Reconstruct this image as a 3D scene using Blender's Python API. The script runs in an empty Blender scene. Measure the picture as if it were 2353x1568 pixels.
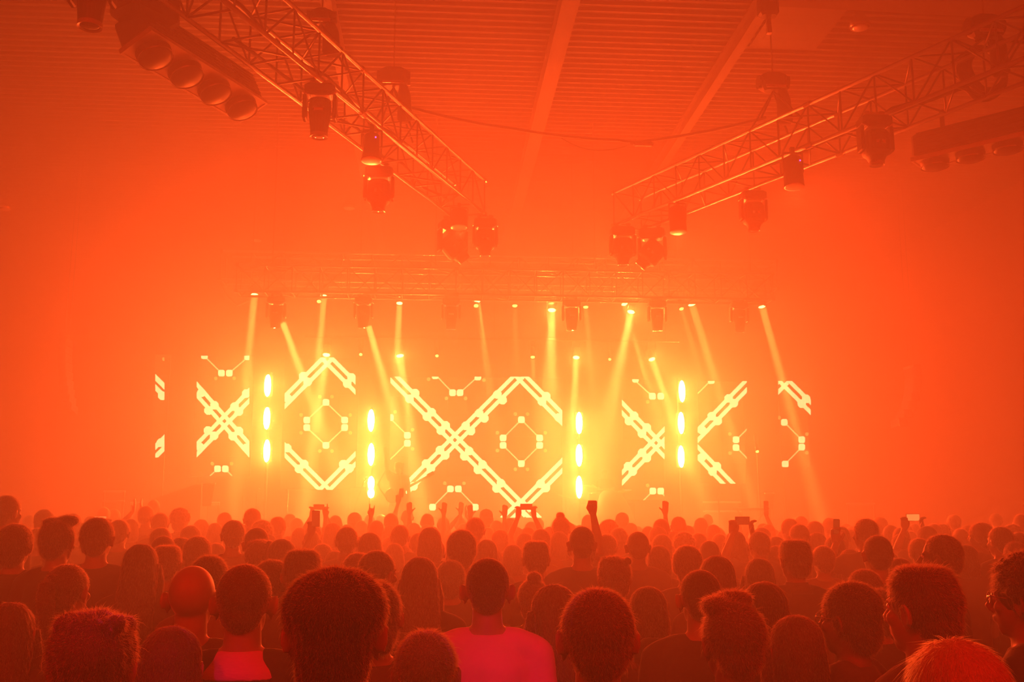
import bpy, math, random
import numpy as np
from mathutils import Vector, Euler, Matrix
C = bpy.context.scene.collection
sc = bpy.context.scene
random.seed(7)
rng = np.random.default_rng(11)
PI = math.pi
# ---------------------------------------------------------------- camera
F, W, H = 2288., 2353, 1568
EYE = Vector((0, 0, 1.95))
YAW, PITCH = math.radians(-4.15), math.atan((1175 - 784) / F)
cd = bpy.data.cameras.new('camera'); cam = bpy.data.objects.new('camera', cd); C.objects.link(cam)
cd.sensor_width = 36; cd.lens = 36 * F / W; cd.clip_start = .05; cd.clip_end = 200
cam.location = EYE; cam.rotation_euler = Euler((PI / 2 + PITCH, 0, YAW), 'XYZ'); sc.camera = cam
RC = cam.rotation_euler.to_matrix(); RI = RC.transposed()
def ray(px, py): return RC @ Vector(((px - W / 2) / F, (H / 2 - py) / F, -1))
def P(px, py, Y): d = ray(px, py); return EYE + d * (Y / d.y)
def Pz(px, py, z): d = ray(px, py); return EYE + d * ((z - EYE.z) / d.z)
def proj(p):
    d = RI @ (Vector(p) - EYE); return W / 2 - F * d.x / d.z, H / 2 + F * d.y / d.z
# ---------------------------------------------------------------- world, exposure
sc.view_settings.view_transform = 'Standard'; sc.view_settings.look = 'None'
sc.view_settings.exposure = 0.0; sc.view_settings.gamma = 1.0; sc.view_settings.use_curve_mapping = False
sc.cycles.volume_bounces = 0; sc.cycles.max_bounces = 6; sc.cycles.diffuse_bounces = 2; sc.cycles.glossy_bounces = 2
sc.cycles.use_light_tree = True; sc.cycles.sample_clamp_indirect = 6
w = bpy.data.worlds.new('hall_dark'); sc.world = w; w.use_nodes = True
w.node_tree.nodes['Background'].inputs[1].default_value = 0
# ---------------------------------------------------------------- lights
TUBE_COL, TUBE_E = (1, .34, .068), 3000
BEAM_COL = (1, .40, .09)
def lamp(kind, loc, e, col, rad=.1, aim=None, ang=None, blend=.3):
    l = bpy.data.lights.new('extra_light', kind); l.energy = e; l.color = col; l.shadow_soft_size = rad
    o = bpy.data.objects.new('extra_light', l); C.objects.link(o); o.location = loc
    if aim is not None:
        l.spot_size = math.radians(ang); l.spot_blend = blend
        o.rotation_euler = (Vector(aim) - Vector(loc)).to_track_quat('-Z', 'Y').to_euler()
    return o
# deep red wash: added point lights, unseen behind the camera, filling the near haze
for x in (-8, -2.6, 2.6, 8):
    lamp('POINT', (x, -1.2, 5.2), 640, (1, .010, .004), .3)
# stage back light thrown over the crowd from the stage truss
for (px, py) in ((750, 816), (919, 818), (1268, 713), (1324, 822), (1450, 717), (1498, 826)):
    q_ = P(px, py, 20.85); lamp('SPOT', q_, 3300, (1, .095, .02), .09, (q_.x * 1.2, 4.0, 1.2), 75, .9)
# added warm floods, placed under the unlit can lamps to rim-light the crowd
for (px, py, ax) in ((855, 384, -3.2), (1055, 532, -1.0), (1556, 548, 2.4), (1820, 448, 4.6)):
    q_ = Pz(px, py, 5.95); lamp('SPOT', q_, 110, (1, .10, .024), .12, (ax, 3.6, 1.2), 80, 1.0)
# added narrow magenta spots, unseen at the rear, tinting one shirt and one hood
lamp('SPOT', (-.6, -3.4, 5.0), 800, (1, .01, .62), .1, (.26, 3.6, 1.38), 5.5, 1.0)
lamp('SPOT', (-1.4, -3.4, 5.0), 700, (1, .01, .5), .1, (-.66, 3.0, 1.45), 3, 1.0)
def beam(a, b, r, ang, e):
    l = bpy.data.lights.new('beam', 'AREA'); l.shape = 'DISK'; l.size = 2 * r; l.spread = math.radians(ang); l.color = BEAM_COL
    l.energy = BEAM_W * e * 2 * PI * (1 - math.cos(math.radians(ang / 2))); o = bpy.data.objects.new('beam', l); C.objects.link(o)
    o.location = a; o.rotation_euler = (b - a).to_track_quat('-Z', 'Y').to_euler()
BEAM_W = 5000
BEAMS = [  # lens px, far px, distance, energy, cone, lens radius
    (585, 678, 566, 870, 4.5, 5.5, .075), (744, 681, 722, 930, 5, 5.5, .075), (918, 697, 908, 930, 4, 6, .065),
    (1097, 692, 1118, 860, 2, 8, .065), (1267, 693, 1268, 900, 1.5, 6, .07), (1268, 713, 1265, 880, 1.7, 15, .085),
    (1346, 706, 1364, 920, 2.2, 4, .055), (1435, 699, 1505, 930, 3.5, 6, .07), (1450, 717, 1418, 870, 1.4, 14, .08),
    (1590, 700, 1740, 1190, 7, 5, .085), (1751, 705, 1888, 1200, 6, 6, .08),
    (750, 816, 732, 950, 1.6, 12, .075), (919, 818, 945, 1000, 2.6, 10, .08), (1324, 822, 1318, 950, 1.8, 10, .07),
    (1498, 826, 1535, 930, 2, 9, .07), (1183, 703, 1188, 870, 1, 4, .055), (1566, 710, 1600, 830, .9, 5, .05),
    (1224, 821, 1232, 960, .9, 6, .045)]
DOTS = [(920, 687, .07), (733, 693, .045), (1094, 703, .05), (829, 815, .035), (1004, 818, .035), (1401, 826, .03), (1740, 1038, .035)]
YT = 21.0
for (x, y, x2, y2, e, ang, r) in BEAMS:
    a = P(x, y, YT); b = P(x2, y2, YT - .35); d = (b - a).normalized(); beam(a + d * .05, b, r, ang, e)
for (x, y, x2, y2) in ((650, 742, 708, 900), (847, 750, 890, 900)):
    beam(P(x, y, 18.1), P(x2, y2, 18.0), .06, 10, 1.8)
# ---------------------------------------------------------------- materials
def mat(name, col, rough=.7, metal=0., noise=0., nscale=20, transl=0., sheen=0., bump=0.):
    m = bpy.data.materials.new(name); m.use_nodes = True; nt = m.node_tree; b = nt.nodes['Principled BSDF']
    b.inputs['Base Color'].default_value = (*col, 1); b.inputs['Roughness'].default_value = rough; b.inputs['Metallic'].default_value = metal
    if sheen: b.inputs['Sheen Weight'].default_value = sheen; b.inputs['Sheen Roughness'].default_value = .25
    if noise:
        n = nt.nodes.new('ShaderNodeTexNoise'); n.inputs['Scale'].default_value = nscale
        mx = nt.nodes.new('ShaderNodeMix'); mx.data_type = 'RGBA'
        mx.inputs['A'].default_value = (*[c * (1 - noise) for c in col], 1); mx.inputs['B'].default_value = (*[min(1, c * (1 + noise)) for c in col], 1)
        nt.links.new(n.outputs['Fac'], mx.inputs['Factor']); nt.links.new(mx.outputs['Result'], b.inputs['Base Color'])
        if bump:
            bp = nt.nodes.new('ShaderNodeBump'); bp.inputs['Strength'].default_value = bump; bp.inputs['Distance'].default_value = .01
            nt.links.new(n.outputs['Fac'], bp.inputs['Height']); nt.links.new(bp.outputs['Normal'], b.inputs['Normal'])
    if transl:
        t = nt.nodes.new('ShaderNodeBsdfTranslucent'); t.inputs['Color'].default_value = (*[min(1, c * 4 + .1) for c in col], 1)
        ms = nt.nodes.new('ShaderNodeMixShader'); ms.inputs[0].default_value = transl
        out = nt.nodes['Material Output']
        nt.links.new(b.outputs[0], ms.inputs[1]); nt.links.new(t.outputs[0], ms.inputs[2]); nt.links.new(ms.outputs[0], out.inputs['Surface'])
    return m
def emi(name, col, s, sampled=False):
    m = bpy.data.materials.new(name); m.use_nodes = True; nt = m.node_tree; nt.nodes.clear()
    o = nt.nodes.new('ShaderNodeOutputMaterial'); e = nt.nodes.new('ShaderNodeEmission')
    e.inputs[0].default_value = (*col, 1); e.inputs[1].default_value = s; nt.links.new(e.outputs[0], o.inputs[0])
    if not sampled: m.cycles.emission_sampling = 'NONE'
    return m
M = dict(
    wall=mat('hall_wall', (.10, .085, .08), .9, noise=.2, nscale=3), floor=mat('hall_floor', (.06, .055, .05), .6, noise=.3, nscale=4),
    deck=mat('steel_deck', (.07, .062, .056), .6, .0), beam=mat('painted_beam', (.15, .125, .11), .6), dark=mat('dark_beam', (.05, .04, .04), .8),
    alu=mat('truss_aluminium', (.42, .40, .38), .32, .85), black=mat('black_housing', (.022, .02, .02), .5, noise=.15, nscale=60),
    glossy=mat('gloss_black', (.03, .028, .028), .25), plate=mat('pale_plate', (.92, .88, .84), .32, .85), ring=mat('lens_ring', (.55, .5, .48), .25, .6),
    lens=mat('dark_lens', (.04, .035, .035), .08), frost=mat('frosted_lens', (.95, .92, .88), .3, .8),
    reflector=mat('lamp_reflector', (.5, .46, .42), .2, .8), cable=mat('black_cable', (.02, .02, .02), .6),
    stage=mat('stage_deck', (.05, .045, .045), .5, noise=.2, nscale=8), cloth=mat('black_drape', (.03, .027, .027), .9, sheen=.3, noise=.2),
    tube=emi('tube_glow', TUBE_COL, TUBE_E, True), lensglow=emi('lit_lens', (1, .62, .22), 42), dotglow=emi('lit_small_lens', (1, .5, .13), 22),
    blue=emi('status_led', (.25, .12, 1), 5), line=emi('screen_bright_line', (1, .72, .42), 15), thin=emi('screen_thin_line', (1, .6, .28), 9),
    dim=emi('screen_dim_spot', (1, .42, .12), 7), screen=emi('screen_field', (1, .16, .03), 1.0), phone=emi('phone_screen', (1, .36, .10), 2.0), brace=mat('brace_metal', (.12, .11, .10), .45, .6), phone_dim=emi('phone_screen_dim', (1, .25, .06), .12),
    case=mat('phone_case', (.02, .02, .022), .3), silver=mat('satin_metal', (.6, .57, .53), .25, .9), gold=mat('cymbal_bronze', (.6, .42, .18), .3, .9),
    wood=mat('guitar_body', (.25, .09, .03), .3),
    skin=mat('skin', (.30, .15, .10), .5, noise=.08, nscale=15, sheen=1.), skin_b=mat('skin_deep', (.16, .08, .05), .5, noise=.08, nscale=15),
    strand_d=mat('strand_dark', (.14, .10, .07), .4, transl=.88), strand_b=mat('strand_brown', (.17, .12, .09), .4, transl=.88), strand_y=mat('strand_blonde', (.5, .3, .16), .45, transl=.8),
    hair_d=mat('hair_dark', (.030, .018, .012), .55, noise=.4, nscale=120, transl=.10, bump=.4, sheen=1.), hair_b=mat('hair_brown', (.085, .045, .025), .5, noise=.4, nscale=120, transl=.14, bump=.4, sheen=1.),
    hair_y=mat('hair_blonde', (.42, .24, .12), .45, noise=.35, nscale=90, transl=.25, bump=.4),
    s_black=mat('shirt_black', (.025, .022, .024), .85, sheen=.4, noise=.2, nscale=30, bump=.2), s_grey=mat('shirt_charcoal', (.07, .062, .066), .85, sheen=.3, noise=.2, nscale=30, bump=.2),
    s_navy=mat('shirt_navy', (.03, .03, .06), .85, sheen=.3, noise=.2, nscale=30, bump=.2), s_red=mat('shirt_maroon', (.16, .02, .04), .85, sheen=.3, noise=.15, nscale=30, bump=.2),
    s_pink=mat('shirt_magenta', (.62, .04, .30), .8, noise=.08, nscale=12, bump=.2), s_white=mat('shirt_pale', (.4, .36, .36), .8, noise=.1, nscale=20, bump=.2),
    jeans=mat('trousers_dark', (.03, .03, .04), .85, noise=.2), shoe=mat('shoe_black', (.03, .03, .03), .5), eye=mat('eye_white', (.7, .66, .62), .2))
# ---------------------------------------------------------------- mesh builder
def V(*a): return np.array(a, float)
class MB:
    def __init__(s): s.v = []; s.f = []; s.m = []
    def add(s, v, f, m=0):
        o = len(s.v); s.v += [tuple(map(float, p)) for p in v]; s.f += [tuple(i + o for i in q) for q in f]; s.m += [m] * len(f)
    def box(s, c, d, rot=None, m=0, taper=1.):
        x, y, z = [k / 2 for k in d]
        v = [Vector((sx * x * (taper if sz < 0 else 1), sy * y * (taper if sz < 0 else 1), sz * z)) for sz in (-1, 1) for sy in (-1, 1) for sx in (-1, 1)]
        if rot is not None: v = [rot @ p for p in v]
        v = [p + Vector(c) for p in v]
        s.add(v, [(0, 2, 3, 1), (4, 5, 7, 6), (0, 1, 5, 4), (2, 6, 7, 3), (0, 4, 6, 2), (1, 3, 7, 5)], m)
    def bevbox(s, c, d, b=.02, rot=None, m=0):
        # box with chamfered vertical and horizontal edges (24 corner verts as three stacked rings)
        x, y, z = [k / 2 for k in d]
        def ring(ix, zz): 
            X, Y = x - ix, y - ix; bb = b
            return [(X, Y - bb, zz), (X - bb, Y, zz), (-X + bb, Y, zz), (-X, Y - bb, zz), (-X, -Y + bb, zz), (-X + bb, -Y, zz), (X - bb, -Y, zz), (X, -Y + bb, zz)]
        rs = [ring(b, -z), ring(0, -z + b), ring(0, z - b), ring(b, z)]
        v = [Vector(p) for r in rs for p in r]
        if rot is not None: v = [rot @ p for p in v]
        v = [p + Vector(c) for p in v]; f = [tuple(range(8))[::1]]
        for k in range(3):
            for i in range(8): j = (i + 1) % 8; f.append((k * 8 + j, k * 8 + i, k * 8 + 8 + i, k * 8 + 8 + j))
        f.append(tuple(range(31, 23, -1))); s.add(v, f, m)
    def tube(s, pts, r, n=10, m=0, flat=1., cap=True):
        pts = [Vector(p) for p in pts]
        if not hasattr(r, '__len__'): r = [r] * len(pts)
        v = []; f = []; up0 = None
        for i, p in enumerate(pts):
            t = (pts[min(i + 1, len(pts) - 1)] - pts[max(i - 1, 0)]).normalized()
            if up0 is None: up0 = Vector((0, 1, 0)) if abs(t.y) < .9 else Vector((1, 0, 0))
            a = (up0 - t * up0.dot(t)).normalized(); b = t.cross(a); up0 = a
            for k in range(n):
                g = 2 * PI * k / n; v.append(p + (a * math.cos(g) * flat + b * math.sin(g)) * r[i])
        for i in range(len(pts) - 1):
            for k in range(n):
                j = (k + 1) % n; f.append((i * n + k, i * n + j, i * n + n + j, i * n + n + k))
        if cap: f.append(tuple(range(n))[::-1]); f.append(tuple(range((len(pts) - 1) * n, len(pts) * n)))
        s.add(v, f, m)
    def loft(s, rings, n=20, m=0, sup=2.):
        # rings: (cx, cy, z, rx, ry)
        v = []; f = []
        for (cx, cy, z, rx, ry) in rings:
            for k in range(n):
                g = 2 * PI * k / n; c_, s_ = math.cos(g), math.sin(g); e = 2 / sup
                v.append((cx + rx * math.copysign(abs(c_) ** e, c_), cy + ry * math.copysign(abs(s_) ** e, s_), z))
        for i in range(len(rings) - 1):
            for k in range(n):
                j = (k + 1) % n; f.append((i * n + k, i * n + j, i * n + n + j, i * n + n + k))
        f.append(tuple(range(n))[::-1]); f.append(tuple(range((len(rings) - 1) * n, len(rings) * n)))
        if rings[-1][2] < rings[0][2]: f = [q[::-1] for q in f]
        s.add(v, f, m)
    def ell(s, c, r, n=16, k=10, rot=None, m=0):
        v = [Vector((0, 0, -r[2]))]
        for i in range(1, k):
            a = -PI / 2 + PI * i / k
            for j in range(n): g = 2 * PI * j / n; v.append(Vector((r[0] * math.cos(a) * math.cos(g), r[1] * math.cos(a) * math.sin(g), r[2] * math.sin(a))))
        v.append(Vector((0, 0, r[2])))
        if rot is not None: v = [rot @ p for p in v]
        v = [p + Vector(c) for p in v]; f = []
        for j in range(n): f.append((0, 1 + (j + 1) % n, 1 + j)); f.append((len(v) - 1, len(v) - 1 - n + j, len(v) - 1 - n + (j + 1) % n))
        for i in range(k - 2):
            for j in range(n): a, b = 1 + i * n + j, 1 + i * n + (j + 1) % n; f.append((a, b, b + n, a + n))
        s.add(v, f, m)
    def mesh(s, name, mats, smooth=True):
        me = bpy.data.meshes.new(name); me.from_pydata(s.v, [], s.f)
        for m in (mats if isinstance(mats, (list, tuple)) else [mats]): me.materials.append(m)
        if any(s.m): me.polygons.foreach_set('material_index', s.m)
        if smooth: me.polygons.foreach_set('use_smooth', [True] * len(me.polygons))
        me.update(); return me
    def obj(s, name, mats, parent=None, smooth=False, loc=None):
        return put(name, s.mesh(name, mats, smooth), parent, loc)
def put(name, me, parent=None, loc=None, rot=None, scale=None):
    o = bpy.data.objects.new(name, me); C.objects.link(o)
    if parent: o.parent = parent
    if loc is not None: o.location = loc
    if rot is not None: o.rotation_euler = rot
    if scale is not None: o.scale = scale
    return o
def thing(name, label, cat, loc=(0, 0, 0), rotz=0, group=None):
    o = bpy.data.objects.new(name, None); C.objects.link(o); o.empty_display_size = .1
    o.location = loc; o.rotation_euler = (0, 0, rotz); o['label'] = label; o['category'] = cat
    if group: o['group'] = group
    return o
def tag(o, label, cat, group=None):
    o['label'] = label; o['category'] = cat
    if group: o['group'] = group
    return o
def struct(o): o['kind'] = 'structure'; return o
def dup(root, loc=None, rotz=None, label=None, group=None):
    r = root.copy(); C.objects.link(r)
    if loc is not None: r.location = loc
    if rotz is not None: r.rotation_euler = (0, 0, rotz)
    if label: r['label'] = label
    if group: r['group'] = group
    for ch in list(root.children):
        c = ch.copy(); C.objects.link(c); c.parent = r
        for g in ch.children: d = g.copy(); C.objects.link(d); d.parent = c
    return r
# ---------------------------------------------------------------- the hall
X0, X1, YB, YF, ZC = -13.5, 13.5, 29.0, -5.0, 9.6
def slab(name, a, b, m):
    k = MB(); k.box([(a[i] + b[i]) / 2 for i in range(3)], [b[i] - a[i] for i in range(3)]); return struct(k.obj(name, m))
slab('floor', (X0 - .2, YF - .2, -.2), (X1 + .2, YB + .2, 0), M['floor'])
slab('wall_left', (X0 - .2, YF, 0), (X0, YB, ZC + .2), M['wall']); slab('wall_right', (X1, YF, 0), (X1 + .2, YB, ZC + .2), M['wall'])
slab('wall_back', (X0 - .2, YB, 0), (X1 + .2, YB + .2, ZC + .2), M['wall']); slab('wall_front', (X0 - .2, YF - .2, 0), (X1 + .2, YF, ZC + .2), M['wall'])
k = MB(); y = YF; pitch = .20; i = 0     # ribbed steel deck
pr = []
while y < YB: pr += [(y, ZC), (y + .11, ZC), (y + .13, ZC - .05), (y + .18, ZC - .05)]; y += pitch
pr.append((YB, ZC)); v = []; f = []
for (yy, zz) in pr: v += [(X0, yy, zz), (X1, yy, zz)]
n = len(pr)
for j in range(n - 1): f.append((2 * j, 2 * j + 1, 2 * j + 3, 2 * j + 2))
v += [(X0, YF, ZC + .3), (X1, YF, ZC + .3), (X0, YB, ZC + .3), (X1, YB, ZC + .3)]; f.append((2 * n, 2 * n + 2, 2 * n + 3, 2 * n + 1))
k.add(v, f); struct(k.obj('ceiling', M['deck']))
def roof_beam(a, b, w_, h, m, name='roof_beam'):
    a, b = Vector(a), Vector(b); d = b - a; q = d.to_track_quat('Y', 'Z').to_matrix(); t = thing_struct(name, (a + b) / 2)
    L = d.length; k = MB()
    k.box((0, 0, -h / 2 + .012), (w_, L, .024), q); k.obj('bottom_flange', m, t)
    k = MB(); k.box((0, 0, h / 2 - .012), (w_, L, .024), q); k.obj('top_flange', m, t)
    k = MB(); k.box((0, 0, 0), (.02, L, h - .048), q); k.obj('web', m, t)
def thing_struct(name, loc):
    o = bpy.data.objects.new(name, None); C.objects.link(o); o.location = loc; o['kind'] = 'structure'; return o
zb = 9.2
for (px, py, wd) in ((1250, 250, .26), (1700, 120, .16), (752, 30, .16)):
    p = Pz(px, py, zb); roof_beam((p.x, YF, zb + .2), (p.x, YB, zb + .2), wd, .30, M['beam'])
p1, p2 = Pz(1770, 14, 8.7), Pz(2353, 44, 8.7); d = (p2 - p1).normalized()   # deep dark downstand near the camera
roof_beam(p1 + Vector((.0, -.30, .42)), p1 + d * 9 + Vector((0, -.30, .42)), .6, .84, M['dark'], 'roof_girder')
# brushed metal panel behind the girder
k = MB(); a = Pz(1775, 22, 9.35); 
for i in range(5): k.box((a.x + .6, a.y + .1 + i * .26, 9.4), (1.1, .256, .03))
struct(k.obj('ceiling_panel', M['brace']))
# ---------------------------------------------------------------- haze filling the hall
vm = bpy.data.materials.new('haze'); vm.use_nodes = True; nt = vm.node_tree; nt.nodes.clear(); o = nt.nodes.new('ShaderNodeOutputMaterial')
vs = nt.nodes.new('ShaderNodeVolumeScatter'); vs.inputs['Color'].default_value = (1, 1, 1, 1); vs.inputs['Density'].default_value = .060; vs.inputs['Anisotropy'].default_value = .5
va = nt.nodes.new('ShaderNodeVolumeAbsorption'); va.inputs['Color'].default_value = (1, .30, .08, 1); va.inputs['Density'].default_value = .07  # reddening of the light with distance put into the haze's absorption colour
ad = nt.nodes.new('ShaderNodeAddShader'); nt.links.new(vs.outputs[0], ad.inputs[0]); nt.links.new(va.outputs[0], ad.inputs[1]); nt.links.new(ad.outputs[0], o.inputs['Volume'])
k = MB(); k.box((0, (YB + YF) / 2, (ZC + .1) / 2 + .005), (X1 - X0 - .02, YB - YF - .02, ZC + .09)); hz = k.obj('haze', vm)
hz['label'] = 'orange stage haze filling the whole hall'; hz['category'] = 'haze'; hz['kind'] = 'stuff'
# ---------------------------------------------------------------- trusses
def truss(name, label, a, b, wd, ht, bay=.5, r=.025, rb=.012, group=None, n0=0):
    """box truss: a, b = ends of the LOWER LEFT chord line, wd to the right of a->b ... built in local X = along"""
    a, b = Vector(a), Vector(b); L = (b - a).length; ang = math.atan2(b.y - a.y, b.x - a.x)
    t = thing(name, label, 'truss', a, ang, group)
    nb = int(round(L / bay)); bay = L / nb
    kc = MB(); kc.tube([(0, 0, 0), (L, 0, 0)], r, 10); cm = kc.mesh('chord', M['alu'])
    for (y, z) in ((0, 0), (wd, 0), (0, ht), (wd, ht)): put('chord', cm, t, (0, y, z))
    def bm(p, q):
        k = MB(); k.tube([p, q], rb, 6); return k.mesh('brace', M['brace'])
    ver = bm((0, 0, 0), (0, 0, ht)); run = bm((0, 0, 0), (0, wd, 0))
    du, dd = bm((0, 0, 0), (bay, 0, ht)), bm((0, 0, ht), (bay, 0, 0))
    hu, hd = bm((0, 0, 0), (bay, wd, 0)), bm((0, wd, 0), (bay, 0, 0))
    for i in range(nb + 1):
        x = i * bay
        for y in (0, wd): put('brace', ver, t, (x, y, 0))
        for z in (0, ht): put('brace', run, t, (x, 0, z))
        if i < nb:
            for y in (0, wd): put('brace', du if (i + (y > 0)) % 2 else dd, t, (x, y, 0))
            put('brace', hu if i % 2 else hd, t, (x, 0, ht))
            if i % 2: put('brace', hu if i % 4 == 1 else hd, t, (x, 0, 0))
    e = MB()      # end frame plates
    for x in (0, L):
        for (y, z) in ((0, 0), (wd, 0), (0, ht), (wd, ht)): e.tube([(x - .03, y, z), (x + .03, y, z)], r * 1.5, 10)
    e.obj('end_coupler', M['silver'], t)['kind'] = 'stuff'
    for i in range(8, nb, 8):
        e = MB()
        for (y, z) in ((0, 0), (wd, 0), (0, ht), (wd, ht)): e.tube([(i * bay - .05, y, z), (i * bay + .05, y, z)], r * 1.45, 10)
        e.obj('coupler', M['silver'], t)['kind'] = 'stuff'
    return t, ang, L
ZT = 6.35
Df, Dn = Pz(1042, 498, ZT), Pz(552, 133, ZT); dl = (Dn - Df).normalized()
# local +Y is left of travel; travelling towards the camera the other chord lies on the left (= +x side)
tl, _, _ = truss('lighting_truss', 'box truss slanting down from the upper left, hung with lamps and a blinder', Df, Df + dl * 11.5, .5, .52)
Rf, Rn = Pz(1411, 518, ZT), Pz(2117, 230, ZT); dr = (Rn - Rf).normalized(); off = Vector((-dr.y, dr.x, 0)) * .52
tr, _, _ = truss('lighting_truss', 'dark box truss climbing to the right edge with bracing in silhouette, lamps hung under it', Rf, Rf + dr * 11.5, .54, .53)
YS = 20.8
sA, sB = P(505, 664, YS), P(1790, 707, YS); zst = 6.75
ts, _, _ = truss('lighting_truss', 'faint wide truss across the stage carrying the row of lit spots', (sA.x, YS, zst), (sB.x, YS, zst), .5, .62, .62)
zs2 = P(1176, 676, 18.2).z
ts2, _, _ = truss('lighting_truss', 'faint truss above the stage front carrying the row of dark movers', (P(540, 668, 18.2).x, 18.3, zs2), (P(1780, 668, 18.2).x, 18.3, zs2), .45, .5, .5)
for tt_, n_ in ((ts, 5), (ts2, 4)):
    Lx = 11.6
    for i in range(n_): k = MB(); x = .6 + i * (9.2) / (n_ - 1); k.tube([(x, .25, .6), (x, .25, ZC - tt_.location.z)], .012, 6); k.obj('hanging_chain', M['silver'], tt_)
# ---------------------------------------------------------------- fixtures
def moving_head(label, x, ytop, w, group, z=None, Y=None, tilt=0., pan=0., style='spot', plates=True, lit=False):
    """hangs with its clamp at the pixel (x, ytop) on the plane z (or at distance Y); w = pixel width"""
    p = Pz(x, ytop, z) if Y is None else P(x, ytop, Y); s = w * p.y / F / .40
    t = thing('moving_head_light', label, 'stage light', p, pan, group); t.scale = (s, s, s)
    k = MB(); k.box((-.09, 0, .02), (.05, .05, .08)); k.box((.09, 0, .02), (.05, .05, .08)); k.tube([(-.13, 0, .045), (.13, 0, .045)], .012, 8); k.obj('clamp', M['silver'], t)
    k = MB(); k.bevbox((0, 0, -.075), (.36, .24, .13), .025); k.bevbox((0, 0, -.145), (.30, .20, .03), .012); k.obj('base', M['black'], t)
    if plates:
        k = MB()
        for sx in (-1, 1): k.box((sx * .155, -.02, -.146), (.09, .15, .012), Matrix.Rotation(sx * -.35, 3, 'Y'))
        k.obj('base_plate', M['plate'], t)
    for sx in (-1, 1):
        k = MB(); k.bevbox((sx * .178, 0, -.29), (.045, .16, .32), .018); k.tube([(sx * .15, 0, -.34), (sx * .205, 0, -.34)], .055, 14); k.obj('yoke_arm', M['black'], t)
    R = Matrix.Rotation(tilt, 4, 'X') ; hd = Matrix.Translation((0, 0, -.34)) @ R
    k = MB()
    if style == 'spot':
        k.loft([(0, 0, .15, .07, .07), (0, 0, .145, .125, .12), (0, 0, .10, .15, .145), (0, 0, -.11, .155, .15), (0, 0, -.14, .145, .14), (0, 0, -.165, .11, .11), (0, 0, -.22, .085, .085), (0, 0, -.25, .082, .082)], 20, sup=2.6)
    else:
        k.loft([(0, 0, .16, .08, .08), (0, 0, .14, .13, .13), (0, 0, .0, .135, .135), (0, 0, -.2, .11, .11), (0, 0, -.3, .10, .10)], 20)
    for j in range(5): k.box((0, -.135, .09 - j * .035), (.13, .02, .012))
    h = k.obj('head', M['black'], t, smooth=False); h.matrix_local = hd
    zz = -.25 if style == 'spot' else -.30; rr = .082 if style == 'spot' else .10
    k = MB(); k.tube([(0, 0, zz + .02), (0, 0, zz - .02)], rr * 1.06, 24, cap=False); k.tube([(0, 0, zz - .02), (0, 0, zz - .012)], [rr * 1.06, rr * .86], 24, cap=False)
    q = k.obj('lens_ring', M['ring'], h, smooth=True)
    k = MB(); k.ell((0, 0, zz - .002), (rr * .9, rr * .9, .018), 20, 8); k.obj('lens', M['lens'] if not lit else M['lensglow'], h, smooth=True)
    k = MB(); k.box((0, -.142, -.02), (.11, .008, .035)); k.obj('handle', M['plate'], h)
    return t
def par_can(label, x, ytop, ybot, w, group, z=None, tilt=.12, flare=1.0, dot=False):
    p = Pz(x, ytop, z); L = (ybot - ytop) * p.y / F; R_ = w * p.y / F / 2
    t = thing('par_can', label, 'stage light', p, 0, group)
    k = MB(); k.box((0, 0, .02), (.05, .05, .1)); k.tube([(-R_ * .9, 0, 0), (R_ * .9, 0, 0)], .014, 8)
    for sx in (-1, 1): k.box((sx * R_ * .98, 0, -L * .28), (.012, .045, L * .56))
    k.obj('yoke', M['black'], t)
    k = MB(); r0 = R_ / flare
    k.loft([(0, 0, -L * .1, r0 * .55, r0 * .55), (0, 0, -L * .16, r0 * .9, r0 * .9), (0, 0, -L * .6, r0 * .95, r0 * .95), (0, 0, -L * .97, R_ * .97, R_ * .97), (0, 0, -L * .985, R_, R_)], 24)
    h = k.obj('can', M['black'], t, smooth=True)
    h.matrix_local = Matrix.Translation((0, 0, -L * .5)) @ Matrix.Rotation(tilt, 4, 'X') @ Matrix.Translation((0, 0, L * .5))
    k = MB(); k.ell((0, 0, -L * .985), (R_ * .98, R_ * .98, .012), 24, 6); k.obj('frosted_lens', M['frost'], h, smooth=True)
    if dot: k = MB(); k.ell((r0 * .5, -r0 * .8, -L * .3), (.010, .010, .010), 8, 6); k.obj('status_lamp', M['blue'], h)
    return t
zf = 6.30
G1 = 'lamps under the front trusses'
moving_head('big dark moving light cut by the top edge near the upper left corner', 218, -95, 108, G1, Y=7.2, style='wash', tilt=0)
moving_head('tall dark drum-bodied moving light with a plain ring lens, beside the four-lamp blinder', 737, 196, 80, G1, z=zf, style='wash')
par_can('flared can lamp with bright round lens above the box-shaped mover of the slanting truss', 855, 300, 379, 50, G1, z=zf, tilt=-.10, flare=1.25, dot=True)
moving_head('moving light pointing straight down with a bright ring lens, halfway along the slanting truss', 872, 385, 72, G1, z=zf)
moving_head('moving light tipped to one side at the far end of the slanting truss', 1040, 508, 70, G1, z=zf, tilt=.0, pan=.3)
par_can('can lamp with pale oval lens squeezed between the two end movers of the slanting truss', 1055, 478, 528, 42, G1, z=zf, tilt=-.10)
moving_head('slim moving light at the very tip of the slanting truss', 1115, 503, 60, G1, z=zf)
moving_head('moving light at the very tip of the climbing truss, pointing down', 1430, 522, 62, G1, z=zf)
moving_head('larger moving light tipped forward, second from the tip of the climbing truss', 1498, 526, 68, G1, z=zf, tilt=-.0, pan=-.3)
par_can('short can lamp with bright oval lens under the tip section of the climbing truss', 1556, 468, 542, 42, G1, z=zf, tilt=-.10)
moving_head('moving light hanging alone below the middle of the climbing truss', 1729, 440, 66, G1, z=zf)
par_can('can lamp with a blue status dot and pale lens on the climbing truss', 1820, 352, 442, 50, G1, z=zf, tilt=-.10, dot=True)
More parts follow.
